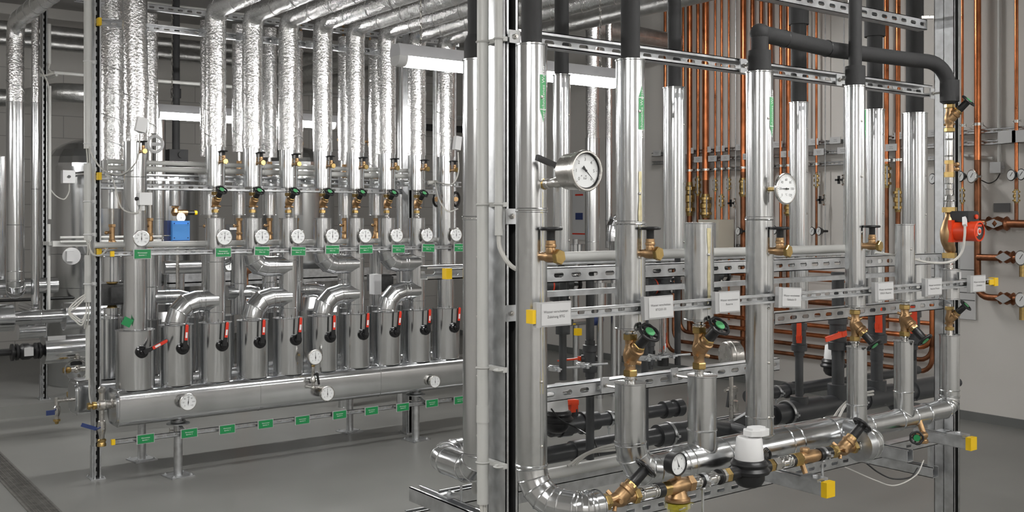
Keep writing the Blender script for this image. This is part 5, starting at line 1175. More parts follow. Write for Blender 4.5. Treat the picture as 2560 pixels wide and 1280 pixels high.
cps = [(1663,7,0,560,'thin copper pipe at the left edge of the pipe wall',None),(1708,6,0,640,'thin copper pipe hidden beside the rear foam sleeve',None),(1724,13,0,830,'stout copper pipe with big brass valve, first of the left cluster',470),(1745,8,0,820,'slim copper pipe with brass valve, second of the left cluster',480),
 (1764,16,0,820,'thickest copper pipe of the left cluster with big brass valve',450),(1788,5,0,640,'thin bright copper pipe with small brass valve, first of three',None),(1804,6,0,650,'thin bright copper pipe with small brass valve, middle of three',None),(1822,5,0,800,'thin bright copper pipe with small brass valve, last of three',None),
 (1858,14,0,920,'stout stained copper pipe just left of the thermometer pipe',430),(1881,10,0,540,'copper pipe mostly hidden behind the thermometer pipe',None),(1903,10,0,540,'copper pipe hidden behind the thermometer pipe, right of its foam bend',None),(1925,12,0,540,'broad copper pipe beside the foam bend',None),
 (1952,8,0,790,'slim copper pipe left of the rear jacketed pipe by the thermometer',580),(1972,14,0,800,'stout copper pipe behind the white dial thermometer',440),(2018,5,0,580,'thin copper pipe right of the rear jacketed pipe by the thermometer',None),(2041,6,0,655,'thin bright copper pipe above the two small gauges',430),
 (2216,12,0,820,'copper pipe behind the rear jackets near the far post, left one',430),(2245,12,0,720,'copper pipe behind the rear jackets near the far post, right one',520),(2406,6,0,530,'thin copper pipe just right of the far post',None),(2444,16,0,700,'thick copper pipe right of the far post, darker below',400),(2541,9,0,560,'bright copper pipe at the right picture edge with brass valve',440)]
CU = {}
for px, w, y0, y1, lb, dl in cps: CU[px] = cu(px, w, -300, y1, lb, 'copper', dl)
for k_, a, b, kk in ((1724,455,540,2.0),(1745,440,490,2.0),(1764,485,545,1.9),(1788,445,480,2.4),(1804,485,520,2.4),(1822,443,477,2.4),(1858,445,492,1.5),(1972,500,540,1.8),(2041,433,470,2.4),(2216,410,470,2.0),(2245,470,530,2.0),(2406,468,510,2.2),(2541,473,508,2.0)): cu_valve(CU[k_], a, b, kk)
def thin(px, y0, y1, label, w=3.0):
    p = pX(px, HY, XW); d = dep(p); r = w/2/FPX*d; m = MB(); m.cyl((p.x,p.y,zf(y1,d)), (p.x,p.y,min(CEILING_Z,zf(y0,d))), r, n=10); return single(m, 'sampling_tube', 'strut', label, 'pipe', group='thin grey tubes on the pipe wall'), p, d
for i, (px, y1, kn) in enumerate(((1839,660,508),(2063,655,500),(2110,640,450))):
    o, p, d = thin(px, -300, y1, 'thin grey tube with small black tap on the copper wall, %s of three' % ('left one', 'middle one', 'right one')[i])
    t = thing('small_tap', 'small black tap on the thin grey tube, %s of three' % ('left one', 'middle one', 'right one')[i], 'valve', (p.x-.03,p.y,zf(kn,d)))
    z_ = zf(kn,d); m = MB(); m.lathe((p.x-.012,p.y,z_-.05), EZ, [(0,.008),(.01,.018),(.02,.008),(.045,.016),(.055,.016),(.08,.008),(.09,.018),(.10,.008)], 12); part(m, 'body', 'chrome', t)
    m = MB()
    for k_ in range(4): m.obox((p.x-.06,p.y+.01,z_), V((p.x-.06,p.y+.01,z_))+V((0,cos(k_*pi/2),sin(k_*pi/2)))*.035, EX, .016, .018)
    m.cyl((p.x-.06,p.y+.01,z_), (p.x-.01,p.y,z_), .009, n=8); part(m, 'cross_handle', 'rubber', t)
# rails and clamps on the wall
def wrail(label, z, ya, yb, h=.035): 
    m = MB(); m.strut((X1-.045,ya,z), (X1-.045,yb,z), -EX, h, .03, .05, lip=.008); return single(m, 'wall_rail', 'strut', label, 'rail', group='rails on the copper wall')
yl = pX(1632, HY, 7.66).y; yr = 3.3
wrail('upper rail with small grey signs on the copper wall', 2.275, yr+.0, yl); wrail('second rail with small grey signs just below the upper one', 2.185, yr, yl)
wrail('rail with pipe clamps just below the small signs', 2.085, pX(2340,HY,7.6).y, pX(1700,HY,7.6).y); wrail('short low rail with clamps right of the short capped pipe', 1.33, pX(1880,HY,7.6).y, pX(1790,HY,7.6).y)
m = MB()
n_ = 0
for px, w, y0, y1, lb, dl in cps:
    p, d, r, t = CU[px]
    for z_ in (2.085, 3.8) if px < 2400 else (2.33,):
        m = MB(); clamp(m, (p.x,p.y,z_), EZ, r, EX, .05, .022); part(m, 'wall_clamp', 'steel', t)
ws = [(1640,385),(1721,380),(1764,377),(1798,376),(1847,373),(1941,367),(2031,358),(2086,353),(2248,344),(2331,337)]
for i, (px, py) in enumerate(ws):
    p = pX(px, HY, 7.60); sign_c = V((7.615,p.y,2.285)); m = MB(); m.box(sign_c, (.006,.108,.058)); m.m = 1; m.text('%s\nLeitung' % ('Kaltwasser','Druckluft','Argon','Helium','Vakuum')[i % 5], .013, lambda x, y: sign_c+V((-.0034,-x,y)))
    single(m, 'wall_sign', ['label_white' if px == 2031 else 'sign_grey','grey_text'], 'small grey sign on the upper rail of the copper wall, %s from the left' % ORD[i], 'sign', group='small signs on the copper wall')
ws2 = [(1745,402),(1781,399),(1813,398),(1862,390),(1964,385),(2047,381),(2107,378),(2228,368)]
for i, (px, py) in enumerate(ws2):
    p = pX(px, HY, 7.60); sign_c = V((7.600,p.y,2.19)); m = MB(); m.box(sign_c, (.006,.108,.058)); m.m = 1; m.text('%s\nLeitung' % ('Stickstoff','Sauerstoff','Argon','Helium','Vakuum')[i % 5], .013, lambda x, y: sign_c+V((-.0034,-x,y)))
    single(m, 'wall_sign', ['sign_grey','grey_text'], 'small grey sign on the second rail of the copper wall, %s from the left' % ORD[i], 'sign', group='small signs on the second rail')
for i, px in enumerate((2517, 2550)):
    p = pX(px, HY, 7.60); m = MB(); m.box((7.60,p.y,2.215), (.006,.135 if i == 0 else .12,.09)); single(m, 'wall_sign', 'label_white', 'larger light grey sign plate at the right end of the wall rail, %s one' % ('left','right')[i], 'sign')
# small gauges on the wall
def wgauge(px, py, s, label, yaw=.35):
    c = pX(px, py, 7.54); q = Matrix.Rotation(-yaw, 3, 'Z') @ Matrix.Rotation(-pi/2, 3, 'Z'); t = thing('wall_gauge', label, 'gauge', c, 'small round gauges on the copper wall')
    f = lambda v_: c+q @ V(v_)
    m = MB(); ax_ = q @ V((0,-1,0)); m.lathe(c-ax_*.03, ax_, [(0,.03*s),(.03,.045*s),(.034,.049*s),(.036,.045*s)], 24); m.cyl(c-ax_*.02, V((7.62,c.y-.03,c.z)), .010, n=8); part(m, 'case', 'rubber' if s < 1 else 'steel', t)
    m = MB(); m.lathe(c+ax_*.004, ax_, [(0,.041*s),(.004,.041*s)], 24); m.m = 1; u_, v__ = q @ V((cos(.9),0,sin(.9))), q @ V((1,0,0)); m.obox(c+ax_*.0085-u_*.01, c+ax_*.0085+u_*.03*s, ax_, .001, .005); part(m, 'dial', ['dial','grey_text'], t)
for px, py, s, lb in ((1846,578,.85,'left of the thermometer pipe'),(1937,575,.85,'behind the side valve of the thermometer pipe'),(2031,578,.8,'left one of a pair in mid wall'),(2048,578,.8,'right one of a pair in mid wall'),(2332,447,.9,'just left of the far post'),(2402,441,.9,'on the thin pipe right of the far post'),(2430,441,1.1,'steel one on the thick copper pipe'),(2529,438,.9,'beside the bright copper pipe'),(2554,436,.9,'cut by the right picture edge'),(2553,645,1.2,'at the end of the middle horizontal branch'),(2553,750,1.2,'at the end of the lowest horizontal branch')):
    wgauge(px, py, s, 'small round gauge on the copper wall, %s' % lb)
# horizontal copper branches at the right with grey plates
def branch(pts, r, label, plate=None, name='copper_branch'):
    P = [pX(x, y, XW-.02) for x, y in pts]; t = thing(name, label, 'pipe', P[0])
    m = MB(); m.tube(fillet(P, .09, 5), r, 12); part(m, 'tube', 'copper_dull', t)
    if plate:
        a, b = pX(plate[0], plate[2], 7.56), pX(plate[1], plate[2], 7.56); c = (a+b)/2; L = (a-b).length/2; c.z = (a.z+b.z)/2
        m = MB(); m.poly([c+EY*L, c+EZ*.035, c-EY*L, c-EZ*.035], depth=EX*.02); part(m, 'insulation_plate', 'label_grey', t, 'light grey lozenge plate')
        m = MB(); m.lathe(c+EY*L*.9+EX*.05, -EY, [(0,r*1.2),(L*.2,r*1.9),(L*.5,r*1.4),(L*1.0,r*1.9),(L*1.5,r*1.4),(L*1.8,r*1.9),(L*2,r*1.2)], 12); part(m, 'valve_body', 'copper_dull', t)
branch([(2444,558),(2560,560),(2640,561)], .030, 'horizontal dark copper branch with lozenge plate level with the pump', (2455,2512,559))
branch([(2444,643),(2550,646),(2620,648)], .026, 'horizontal dark copper branch below the pump level, right of the far post', (2487,2527,643))
branch([(2444,690),(2444,742),(2550,748),(2620,750)], .026, 'bent dark copper branch right of the white sign rail end', (2487,2527,747))
for px, y0, y1 in ((2556,650,692),(2556,756,800)): 
    a, b = pX(px, y0, XW-.02), pX(px, y1, XW-.02); m = MB(); m.cyl(a, b, .022, n=10); single(m, 'copper_branch', 'brass', 'short brass stub hanging at the right picture edge, %s one' % ('upper' if y0 < 700 else 'lower'), 'pipe')
# horizontal copper runs near the floor
def run(px0, px1, z, r, label, up0=None, up1=None, x_=7.58):
    a = pX(px0, HY, x_); b = pX(px1, HY, x_); pts = [V((x_,a.y,z)), V((x_,b.y,z))]
    if up0: pts.insert(0, V((x_,a.y,up0)))
    if up1: pts.append(V((x_,b.y,up1)))
    m = MB(); m.tube(fillet(pts, .11, 5), r, 12); t = thing('copper_run', label, 'pipe', (x_,(a.y+b.y)/2,z), 'horizontal copper runs')
    part(m, 'tube', 'copper_dull' if z < .52 or r > .021 else 'copper', t)
def zw(px, py): return pX(px, py, 7.58).z
run(1668, 1862, zw(1765,890), .020, 'lowest horizontal copper run at the left, bending up at its left end', zw(1668,640))
run(1684, 1862, zw(1765,862), .019, 'horizontal copper run above the lowest one, bending up at the left', zw(1684,650))
run(1700, 1862, zw(1765,836), .019, 'horizontal copper run bending up behind the short capped pipe', zw(1700,700))
run(1722, 1862, zw(1800,815), .020, 'horizontal copper run starting under the big brass valve', zw(1722,760)); run(1745, 1862, zw(1820,791), .020, 'horizontal copper run level with the second white sign', zw(1745,760))
run(1800, 1862, zw(1830,707), .012, 'thin upper copper run joining the stout pipe, higher one'); run(1800, 1862, zw(1830,685), .012, 'thin upper copper run joining the stout pipe, highest one')
for i, (py_, r0_) in enumerate(((677,.010),(698,.010),(752,.026),(775,.018),(806,.020),(830,.020),(858,.019),(884,.019))):
    run(1868, 2330 if i > 2 else 2120, zw(2000, py_+ (0 if i < 3 else 4)), r0_, 'horizontal copper run behind the plastic valves, %s from the top' % ORD[i], None, zw(2330,720+i*8) if i > 4 else None)
# boxes and boards on the right wall
c = pX(2492, 419, 7.66); m = MB(); m.box(c, (.05,.085,.085)); m.box(c-EY*.05, (.02,.012,.015)); single(m, 'junction_box', 'label_grey', 'small grey junction box on the right wall with a cable', 'box')
m = MB(); m.tube(smooth_path([pX(2500,434,7.67), pX(2490,450,7.67), pX(2472,458,7.67), pX(2452,450,7.66)], 8), .004, 6); single(m, 'wall_cable', 'rubber', 'thin cable from the junction box to the thick copper pipe', 'cable')
c = pX(2505, 519, 7.69); m = MB(); m.box(c, (.006,.12,.060)); m.m = 1; m.box(c-EX*.001, (.006,.128,.068)); m.m = 2; m.text('Wasser\nB 02', .016, lambda x, y: c+V((-.0045,-x,y))); single(m, 'wall_sign', ['label_white','grey_text','grey_text'], 'grey sign with dark border below the junction box on the wall', 'sign')
m = MB(); p = pX(2499, HY, 7.68); m.cyl((7.675,p.y,2.0), (7.675,p.y,CEILING_Z), .014, n=10); single(m, 'wall_conduit', 'conduit', 'light grey conduit coming down to the junction box on the wall', 'conduit')
a, b = pX(2405,388,7.675), pX(2482,396,7.675); m = MB(); m.cyl(a, b, .014, n=10); single(m, 'wall_conduit', 'conduit', 'short horizontal grey conduit right of the far post', 'conduit')
a, b = pX(2328,612,7.69), pX(2440,800,7.69); m = MB(); zc_ = (a.z+b.z)/2; yc_ = (a.y+b.y)/2; hh = a.z-b.z; ww_ = a.y-b.y
m.box((7.69,yc_,zc_), (.012,ww_,hh)); m.m = 1
for z_ in (.10,.03,-.03,-.08,-.14): m.box((7.683,yc_,zc_+z_), (.002,ww_*.96,.006))
single(m, 'schematic_board', ['label_white','grey_text'], 'pale board with thin dark lines on the wall behind the far post', 'board')
a, b = pX(1432,440,7.69), pX(1466,600,7.69); zc_ = (a.z+b.z)/2; yc_ = (a.y+b.y)/2; m = MB(); m.box((7.69,yc_,zc_), (.01,abs(a.y-b.y),a.z-b.z)); m.m = 1; m.box((7.683,yc_,b.z+.07), (.003,abs(a.y-b.y),.016)); m.box((7.683,yc_,zc_+.15), (.003,.14,.02)); m.m = 2; m.box((7.683,yc_,zc_-.10), (.003,.13,.08))
single(m, 'notice_sheet', ['label_white','red','blue_dark'], 'pale notice sheet with red line on the wall behind the large pressure gauge', 'notice')
t = thing('wall_cabinet', 'cream cabinet with grey door panel behind the short capped pipe', 'cabinet', pX(1795,600,7.4)); c = pX(1790,595,7.5); m = MB(); m.box(c, (.22,.26,.36)); part(m, 'housing', 'cream', t); m = MB(); m.box(c-EX*.112, (.01,.20,.30)); part(m, 'door', 'label_grey', t)
# ================================================================== BACKGROUND LEFT
def tank(x, y, z0, r, zc, zt, label, bands=(), mt='zinc_sheet', rivets=True):
    t = thing('storage_tank', label, 'tank', (x,y,z0), 'silver storage tanks'); c = V((x,y,0))
    m = MB(); m.lathe(c+EZ*z0, EZ, [(0,r*.98),(.02,r),(zc-z0,r)], 64); part(m, 'shell', mt, t)
    for b in bands: m = MB(); m.ring(c+EZ*b, EZ, r, .004, 64, 6); part(m, 'band', mt, t)
    m = MB(); m.ang = 12; H_ = zt-zc; prof = [(0,r*1.012),(.03,r*1.012)]+[(.03+(H_-.03)*sin(a), r*cos(a)) for a in (.25,.55,.85,1.15,1.40)]+[(H_,r*.05)]
    m.lathe(c+EZ*zc, EZ, prof, 18); part(m, 'domed_cover', 'zinc_sheet', t, 'darker domed segment cover')
    return t
tank(2.47, 9.80, .1, .40, 2.06, 2.33, 'big silver storage tank with domed cover behind the left post', (.98, 1.28))
tank(4.39, 9.70, .1, .42, 2.13, 2.33, 'second silver storage tank behind the middle risers', (.95,))
tank(3.45, 10.7, .1, .30, 2.0, 2.2, 'slimmer silver tank behind the first riser and the blue box', (.9,))
m = MB(); m.ang = 15; c = pD(800, 760, 9.2); m.lathe((c.x,c.y,.0), EZ, [(0,.10),(.3,.12),(.6,.28),(.77,.30),(.90,.24),(.95,.1)], 24); single(m, 'insulated_vessel', 'zinc_sheet', 'rounded silver vessel low behind the middle front risers', 'tank')
m = MB(); m.ang = 15; c = pD(410, 760, 8.9); m.lathe((c.x,c.y,.30), EZ, [(0,.14),(.3,.30),(.42,.34),(.5,.30),(.62,.10)], 24); single(m, 'insulated_vessel', 'zinc_sheet', 'conical silver vessel low behind the first front riser', 'tank')
# silver pipe and companions in front of the left wall
c = pD(38, 500, 7.55); sx, sy = c.x, c.y; dd = dep(c)
t = thing('insulated_riser', 'silver pipe with foil wrapped top at the left picture edge, elbow at its foot', 'pipe', (sx,sy,1.0)); rr = 21/FPX*dd
m = MB(); jacket(m, (sx,sy,zf(700,dd)), (sx,sy,zf(255,dd)), rr, (.31,.05)); part(m, 'jacket', 'zinc_sheet', t)
m = MB(); m.ang = 12; elbow_sheet(m, [(sx,sy,zf(700,dd)), (sx,sy,zf(728,dd)), (sx+.1,sy+.45,zf(728,dd))], .085, rr, 4); part(m, 'elbow_jacket', 'zinc_sheet', t)
m = MB(); foil(m, fillet([(sx,sy,zf(257,dd)), (sx,sy,3.06), (sx,3.0,3.06)], .13, 5), rr*.98, 77); part(m, 'foil_wrap', 'foil', t)
m = MB(); spiral(m, (sx,sy,zf(250,dd)), (sx,sy,2.92), rr, .19); part(m, 'binding_wire', 'wire', t); m = MB(); spiral(m, (sx,sy-.15,3.06), (sx,3.05,3.06), rr, .22); part(m, 'binding_wire', 'wire', t)
c = pD(88, 500, 7.9); t = thing('insulated_riser', 'slim silver pipe with foil top just left of the background post', 'pipe', (c.x,c.y,.85)); dd2 = dep(c)
m = MB(); jacket(m, (c.x,c.y,zf(760,dd2)), (c.x,c.y,zf(256,dd2)), .030, (.57,)); part(m, 'jacket', 'zinc_sheet', t); m = MB(); foil(m, [(c.x,c.y,zf(258,dd2)), (c.x,c.y,3.2)], .028, 5, n=20); part(m, 'foil_wrap', 'foil', t)
m = MB(); m.ang = 12; elbow_sheet(m, [(c.x,c.y,zf(758,dd2)), (c.x,c.y,zf(775,dd2)), (c.x,c.y+.5,zf(775,dd2))], .06, .030, 4); part(m, 'elbow_jacket', 'zinc_sheet', t)
c = pD(-5, 500, 8.3); m = MB(); jacket(m, (c.x,c.y,.95), (c.x,c.y,2.1), .085); single(m, 'insulated_riser', 'zinc_sheet', 'partly cut silver pipe at the very left edge of the picture', 'pipe')
m = MB(); c = pD(60, 715, 8.2); m.cyl((c.x-.35,c.y,c.z), (c.x+.25,c.y,c.z), .065, n=28); single(m, 'insulated_pipe', 'zinc_sheet', 'short horizontal silver pipe behind the elbow at the left edge', 'pipe')
# white trunking on the background post
for px, y0, y1, w in ((90, 60, 160, 10), (123, 60, 160, 9), (124, 215, 548, 8), (122, 560, 775, 8)):
    c = pD(px, 100, 8.25); d_ = dep(c); m = MB(); m.cyl((c.x,c.y,zf(y1,d_)), (c.x,c.y,zf(y0,d_)), w/2/FPX*d_, n=12)
    single(m, 'cable_conduit', 'conduit', 'grey conduit on the background post, %s' % {90:'left one', 123:'upper right one', 124:'long middle one', 122:'lowest one'}[px], 'conduit')
pts = [[pD(88,158,8.2), pD(95,180,8.2), pD(112,188,8.2), pD(133,180,8.2)], [pD(92,158,8.2), pD(104,175,8.2), pD(118,205,8.2), pD(122,222,8.2)], [pD(125,158,8.2), pD(122,172,8.2), pD(130,180,8.2), pD(137,180,8.2)], [pD(86,158,8.2), pD(84,176,8.2), pD(100,190,8.2), pD(136,183,8.2)]]
for i, p_ in enumerate(pts): m = MB(); m.tube(smooth_path(p_, 6), .006, 6); single(m, 'loose_cable', 'cable', 'grey cable between the conduits of the background post, %s of four' % ORD[i], 'cable', group='cables on the background post')
a = pD(135,181,8.2); m = MB(); m.cyl(a, V((a.x+1.75,a.y,a.z)), .015, n=12); m.cyl((1.93,a.y,a.z-.02), (1.93,9.03,a.z-.02), .01, n=8); single(m, 'cable_conduit', 'conduit', 'horizontal grey conduit running right from the background post', 'conduit')
a = pD(392,205,9.2); a = pY(392,205,12.15); m = MB(); m.cyl(a, (7.69,12.15,a.z), .022, n=12); single(m, 'cable_conduit', 'conduit', 'long horizontal grey conduit on the block wall behind the foil risers', 'conduit')
a = pD(130,600,8.2); t = thing('cable_tray', 'white horizontal cable rail leading right from the background post', 'conduit', a)
m = MB(); m.obox(a-EZ*.03, a+V((.95,0,-.03)), EZ, .045, .06); m.obox((1.89,a.y,a.z-.03), (1.89,9.04,a.z-.03), EZ, .03, .03); part(m, 'rail', 'conduit', t)
for k_ in range(2): m = MB(); m.cyl(a+EZ*(.02-.035*k_)-EY*.05+EX*.05, a+V((.95,-.05,.02-.035*k_)), .011, n=10); part(m, 'tube', 'conduit', t)
# white switch box with cable on the tank
c = pY(170,442,9.32); t = thing('switch_box', 'white switch box with black knob on the big left tank', 'switch', c); m = MB(); m.box(c, (.10,.08,.11)); part(m, 'housing', 'white', t); m = MB(); m.lathe(c-EY*.04, -EY, [(0,.014),(.012,.012)], 12); part(m, 'knob', 'rubber', t)
m = MB(); m.cyl(c+EX*.05+EZ*.02, c+V((.35,.1,.06)), .022, n=12); part(m, 'stub_pipe', 'zinc_sheet', t)
m = MB(); m.tube(smooth_path([c-EZ*.055+EX*.01, pY(172,480,9.25), pY(160,498,9.2), pY(140,490,9.2), pY(126,474,9.2)], 8), .006, 6); single(m, 'sensor_cable', 'cable', 'grey cable hanging below the white switch box', 'cable')
c = pY(178,640,9.36); m = MB(); m.lathe(c, -EY, [(0,.075),(.02,.075),(.025,.05)], 20); m.box(c+V((-.02,-.04,0)), (.06,.05,.09)); m.cyl(c, c+EY*.3, .02, n=8); single(m, 'sensor_box', 'white', 'round white flange with small box low on the big left tank', 'sensor')
# foil pipes running along the back wall
def fpipe(pts, r, label, seed, rad=.15, mt='foil_dull', amp=.05, wires=True, nm='foil_pipe'):
    m = MB(); foil(m, fillet(pts, rad, 5) if len(pts) > 2 else pts, r, seed, .06, 24, amp); return single(m, nm, mt, label, 'pipe', pts[0])
fpipe([pY(-60,62,11.7), V((7.4,11.7,pY(-60,62,11.7).z))], .075, 'thick foil pipe under the ceiling along the block wall, upper one', 3)
fpipe([pY(-60,92,11.4), V((6.9,11.4,pY(-60,92,11.4).z))], .065, 'foil pipe under the ceiling along the block wall, lower one', 9)
a = pY(-60,240,10.9); fpipe([a, V((2.05,10.9,a.z)), V((2.15,9.6,a.z-.05)), V((2.5,9.7,a.z-.05))], .085, 'foil pipe crossing the left part of the block wall and bending towards the big tank', 5, .2)
fpipe([(2.47,9.80,2.30), (2.47,9.80,2.72)], .05, 'short foil pipe standing on the dome of the big left tank', 15, mt='foil')
a = pD(398,300,9.1); t = thing('insulated_riser', 'silver vertical pipe left of the black pipe, behind the first riser', 'pipe', (a.x,a.y,.1)); m = MB(); jacket(m, (a.x,a.y,.1), (a.x,a.y,zf(270,9.1)), .055, (.3,.6)); part(m, 'jacket', 'zinc_sheet', t)
a = pD(440,300,9.3); t = thing('foam_pipe', 'black foam covered pipe with boxy black valve cover on the block wall', 'pipe', (a.x,a.y,zf(408,9.3)))
m = MB(); m.cyl((a.x,a.y,zf(380,9.3)), (a.x,a.y,CEILING_Z), .034, n=18); m.cyl((a.x,a.y,zf(245,9.3)), (a.x,a.y,zf(222,9.3)), .045, n=18); part(m, 'foam_sleeve', 'foam', t)
m = MB(); m.box((a.x,a.y,zf(391,9.3)), (.17,.16,.12)); m.cyl((a.x+.02,a.y-.08,zf(388,9.3)), (a.x+.02,a.y-.10,zf(388,9.3)), .03, n=16); part(m, 'valve_cover', 'foam', t)
a = pD(400,100,9.0); m = MB(); z_ = 2.05
a = pD(438,480,8.6); d_ = 8.6; t = thing('relief_valve_pipe', 'silver capped pipe with lever and brass relief valve above the blue box', 'valve', (a.x,a.y,zf(560,d_)))
m = MB(); jacket(m, (a.x,a.y,zf(515,d_)), (a.x,a.y,zf(450,d_)), .048, (.8,)); part(m, 'jacket', 'zinc_sheet', t)
m = MB(); m.hexn((a.x,a.y,zf(520,d_)), (a.x,a.y,zf(515,d_)), .035); m.lathe((a.x,a.y,zf(540,d_)), EZ, [(0,.02),(.03,.035),(.05,.03),(.07,.02)], 14); m.cyl((a.x,a.y,zf(532,d_)), (a.x+.10,a.y,zf(532,d_)), .028, n=14); part(m, 'valve_body', 'bronze', t)
m = MB(); m.cyl((a.x+.10,a.y,zf(532,d_)), (a.x+.165,a.y,zf(532,d_)), .019, n=14); part(m, 'black_sleeve', 'rubber', t); m = MB(); m.cyl((a.x+.163,a.y,zf(532,d_)), (a.x+.185,a.y,zf(532,d_)), .020, n=14); part(m, 'yellow_cap', 'yellow', t)
place(TH[0], (a.x+.03,a.y-.055,zf(544,d_)), None, .82, 'small round gauge above the blue box')
# blue box
c = pY(447, 579, 7.75); t = thing('controller_box', 'bright blue electrical box with four dark screws behind the first riser', 'box', c-EZ*.09)
m = MB(); m.box(c, (.135,.10,.165)); m.box(c-EY*.004+EZ*-.006, (.130,.10,.135)); part(m, 'housing', 'blue', t)
for i in (-1,1):
    for j in (-1,1): m = MB(); m.lathe(c+V((i*.052,-.054,j*.055+.008)), -EY, [(0,.005),(.002,.005)], 8); part(m, 'screw', 'blue_dark', t)
m = MB(); m.box(c+V((0,-.052,-.068)), (.13,.006,.006)); part(m, 'gap_strip', 'blue_dark', t)
m = MB(); m.box(c+V((-.08,.02,0)), (.03,.08,.17)); part(m, 'back_plate', 'blue_dark', t)
m = MB(); m.tube([c+V((-.07,-.02,-.03)), c+V((-.13,-.02,-.03)), c+V((-.13,-.02,-.075)), c+V((-.07,-.02,-.075))], .006, 8); part(m, 'bracket', 'chrome', t)
m = MB(); m.cyl(c-EZ*.08+EY*.03, V((c.x,c.y+.03,0)), .013, n=12); part(m, 'mount', 'steel', t)
# horizontal jacket with gauge and beams behind
a = pD(455,668,8.3); m = MB(); jacket(m, a-EX*.15, a+EX*.35, .055, (.7,)); m.cyl(a, (a.x,a.y,0), .02, n=10); t = single(m, 'insulated_pipe', 'zinc_sheet', 'short horizontal silver pipe with a gauge at its right end', 'pipe')
place(TH[1], (a.x+.37,a.y-.075,a.z), None, .75, 'small round gauge at the right end of the short horizontal pipe')
for i, py in enumerate((697, 712)):
    a = pD(420,py,9.0); m = MB(); m.obox(a, a+EX*2.6, EZ, .09 if i == 0 else .04, .06); single(m, 'steel_beam', 'strut', 'grey steel beam behind the front risers, %s one' % ('upper','lower')[i], 'beam')
a = pD(580,585,8.6); m = MB(); m.box(a, (.15,.10,.16)); m.cyl(a, (a.x,a.y,0), .012, n=8); m.m = 1; m.box(a+V((0,-.052,.045)), (.08,.004,.02)); single(m, 'actuator_box', ['foam','label_grey'], 'dark grey box with pale strip behind the second upright riser', 'box')
a = pD(612,668,8.8); m = MB(); m.sphere(a, .08, 16, 10, (1.2,1,.8)); m.cyl(a, (a.x,a.y,.05), .03, n=12); single(m, 'pump_body', 'rust', 'rusty brown rounded pump body behind the second and third risers', 'pump')
for i, (px, py) in enumerate(((858,350),(925,355),(752,355))):
    a = pD(px,py,8.4); m = MB(); m.lathe(a-EZ*.04, EZ, [(0,.014),(.02,.022),(.05,.018),(.08,.014)], 12); m.cyl(a, a-EX*.05, .012, n=10); m.cyl(a, (a.x,a.y,CEILING_Z), .009, n=8); single(m, 'bronze_valve', 'bronze', 'small bronze valve high behind the foil risers, %s one' % ('middle','right','left')[i], 'valve')
a = pY(690,262,12.17); m = MB(); m.cyl(a, a+EZ*.09, .012, n=8); m.box(a+V((0,.015,.04)), (.02,.03,.03)); single(m, 'red_handle', 'red', 'small red handle on the block wall between foil risers', 'handle')
for i, (px, py, r__) in enumerate(((1000,490,.03),(862,470,.055))):
    a = pD(px,py,8.6); m = MB(); jacket(m, (a.x,a.y,.0), (a.x,a.y,3.1), r__, (.3,.6)); single(m, 'insulated_riser', 'zinc_sheet', 'plain silver pipe far behind the front risers, %s one' % ('right','left')[i], 'pipe')
a = pD(500,370,7.9); 
for i, px in enumerate((383,)):
    a = pY(388,360,6.80); m = MB(); m.cyl(a+EX*.05, V((2.077,6.83,a.z)), .012, n=8); m.ring(a, V((.2,-1,0)), .052, .011, 28, 10); single(m, 'foil_ring', 'white', 'white foil covered ring beside the first riser top', 'pipe')
# big drums at the lower left
def hdrum(px0, px1, py, rpx, Y, label, extra=()):
    a, b = pY(px0,HY,Y), pY(px1,HY,Y); d_ = dep((a+b)/2); z_ = zf(py,d_); r = rpx/FPX*d_; t = thing('insulated_pipe', label, 'pipe', ((a.x+b.x)/2,Y,z_-r), 'horizontal silver drums at the lower left')
    m = MB(); jacket(m, (a.x,Y,z_), (b.x,Y,z_), r, extra, inner=.02); part(m, 'jacket', 'zinc_sheet', t); return a.x, b.x, z_, r, t
hdrum(-60, 32, 796, 34, 8.25, 'big silver drum jacket cut by the left picture edge'); hdrum(30, 162, 792, 17, 8.25, 'horizontal silver pipe joining two big drum jackets', (.53,)); hdrum(158, 262, 788, 34, 8.25, 'big silver drum jacket right of the horizontal pipe')
x0_, x1_, z_, r, t_ = hdrum(108, 262, 870, 34, 8.0, 'big silver drum jacket with white sticker above the small brass taps')
m = MB(); p_ = pY(142,845,7.83); m.box(p_, (.12,.004,.03)); part(m, 'sticker', 'label_white', t_, 'pale sticker')
hdrum(45, 112, 828, 18, 8.6, 'silver drum jacket lower behind the horizontal pipe')
t = thing('flanged_valve', 'black flanged valve with pale tag left of the lower silver drum', 'valve', (x0_-.2,8.0,z_-.07))
m = MB(); m.lathe((x0_,8.0,z_), -EX, [(-.01,.03),(.0,.035),(.02,.06),(.035,.06),(.036,.04),(.045,.04),(.046,.06),(.06,.06),(.07,.045),(.10,.06),(.14,.06),(.16,.045),(.17,.06),(.185,.06),(.186,.035),(.20,.035),(.201,.062),(.215,.062),(.216,.02),(.50,.02)], 20); part(m, 'body', 'rubber', t)
m = MB(); m.box((x0_-.11,7.93,z_+.005), (.06,.012,.06)); part(m, 'tag', 'label_white', t); m = MB(); m.lathe((x0_-.205,8.0,z_), -EX, [(0,.055),(.008,.055)], 18); part(m, 'steel_ring', 'steel', t)
m = MB(); a = pD(0,752,8.6); m.cyl(a-EX*.3, a+EX*.75, .014, n=10); single(m, 'black_pipe', 'rubber', 'thin black horizontal pipe under the left elbow', 'pipe')
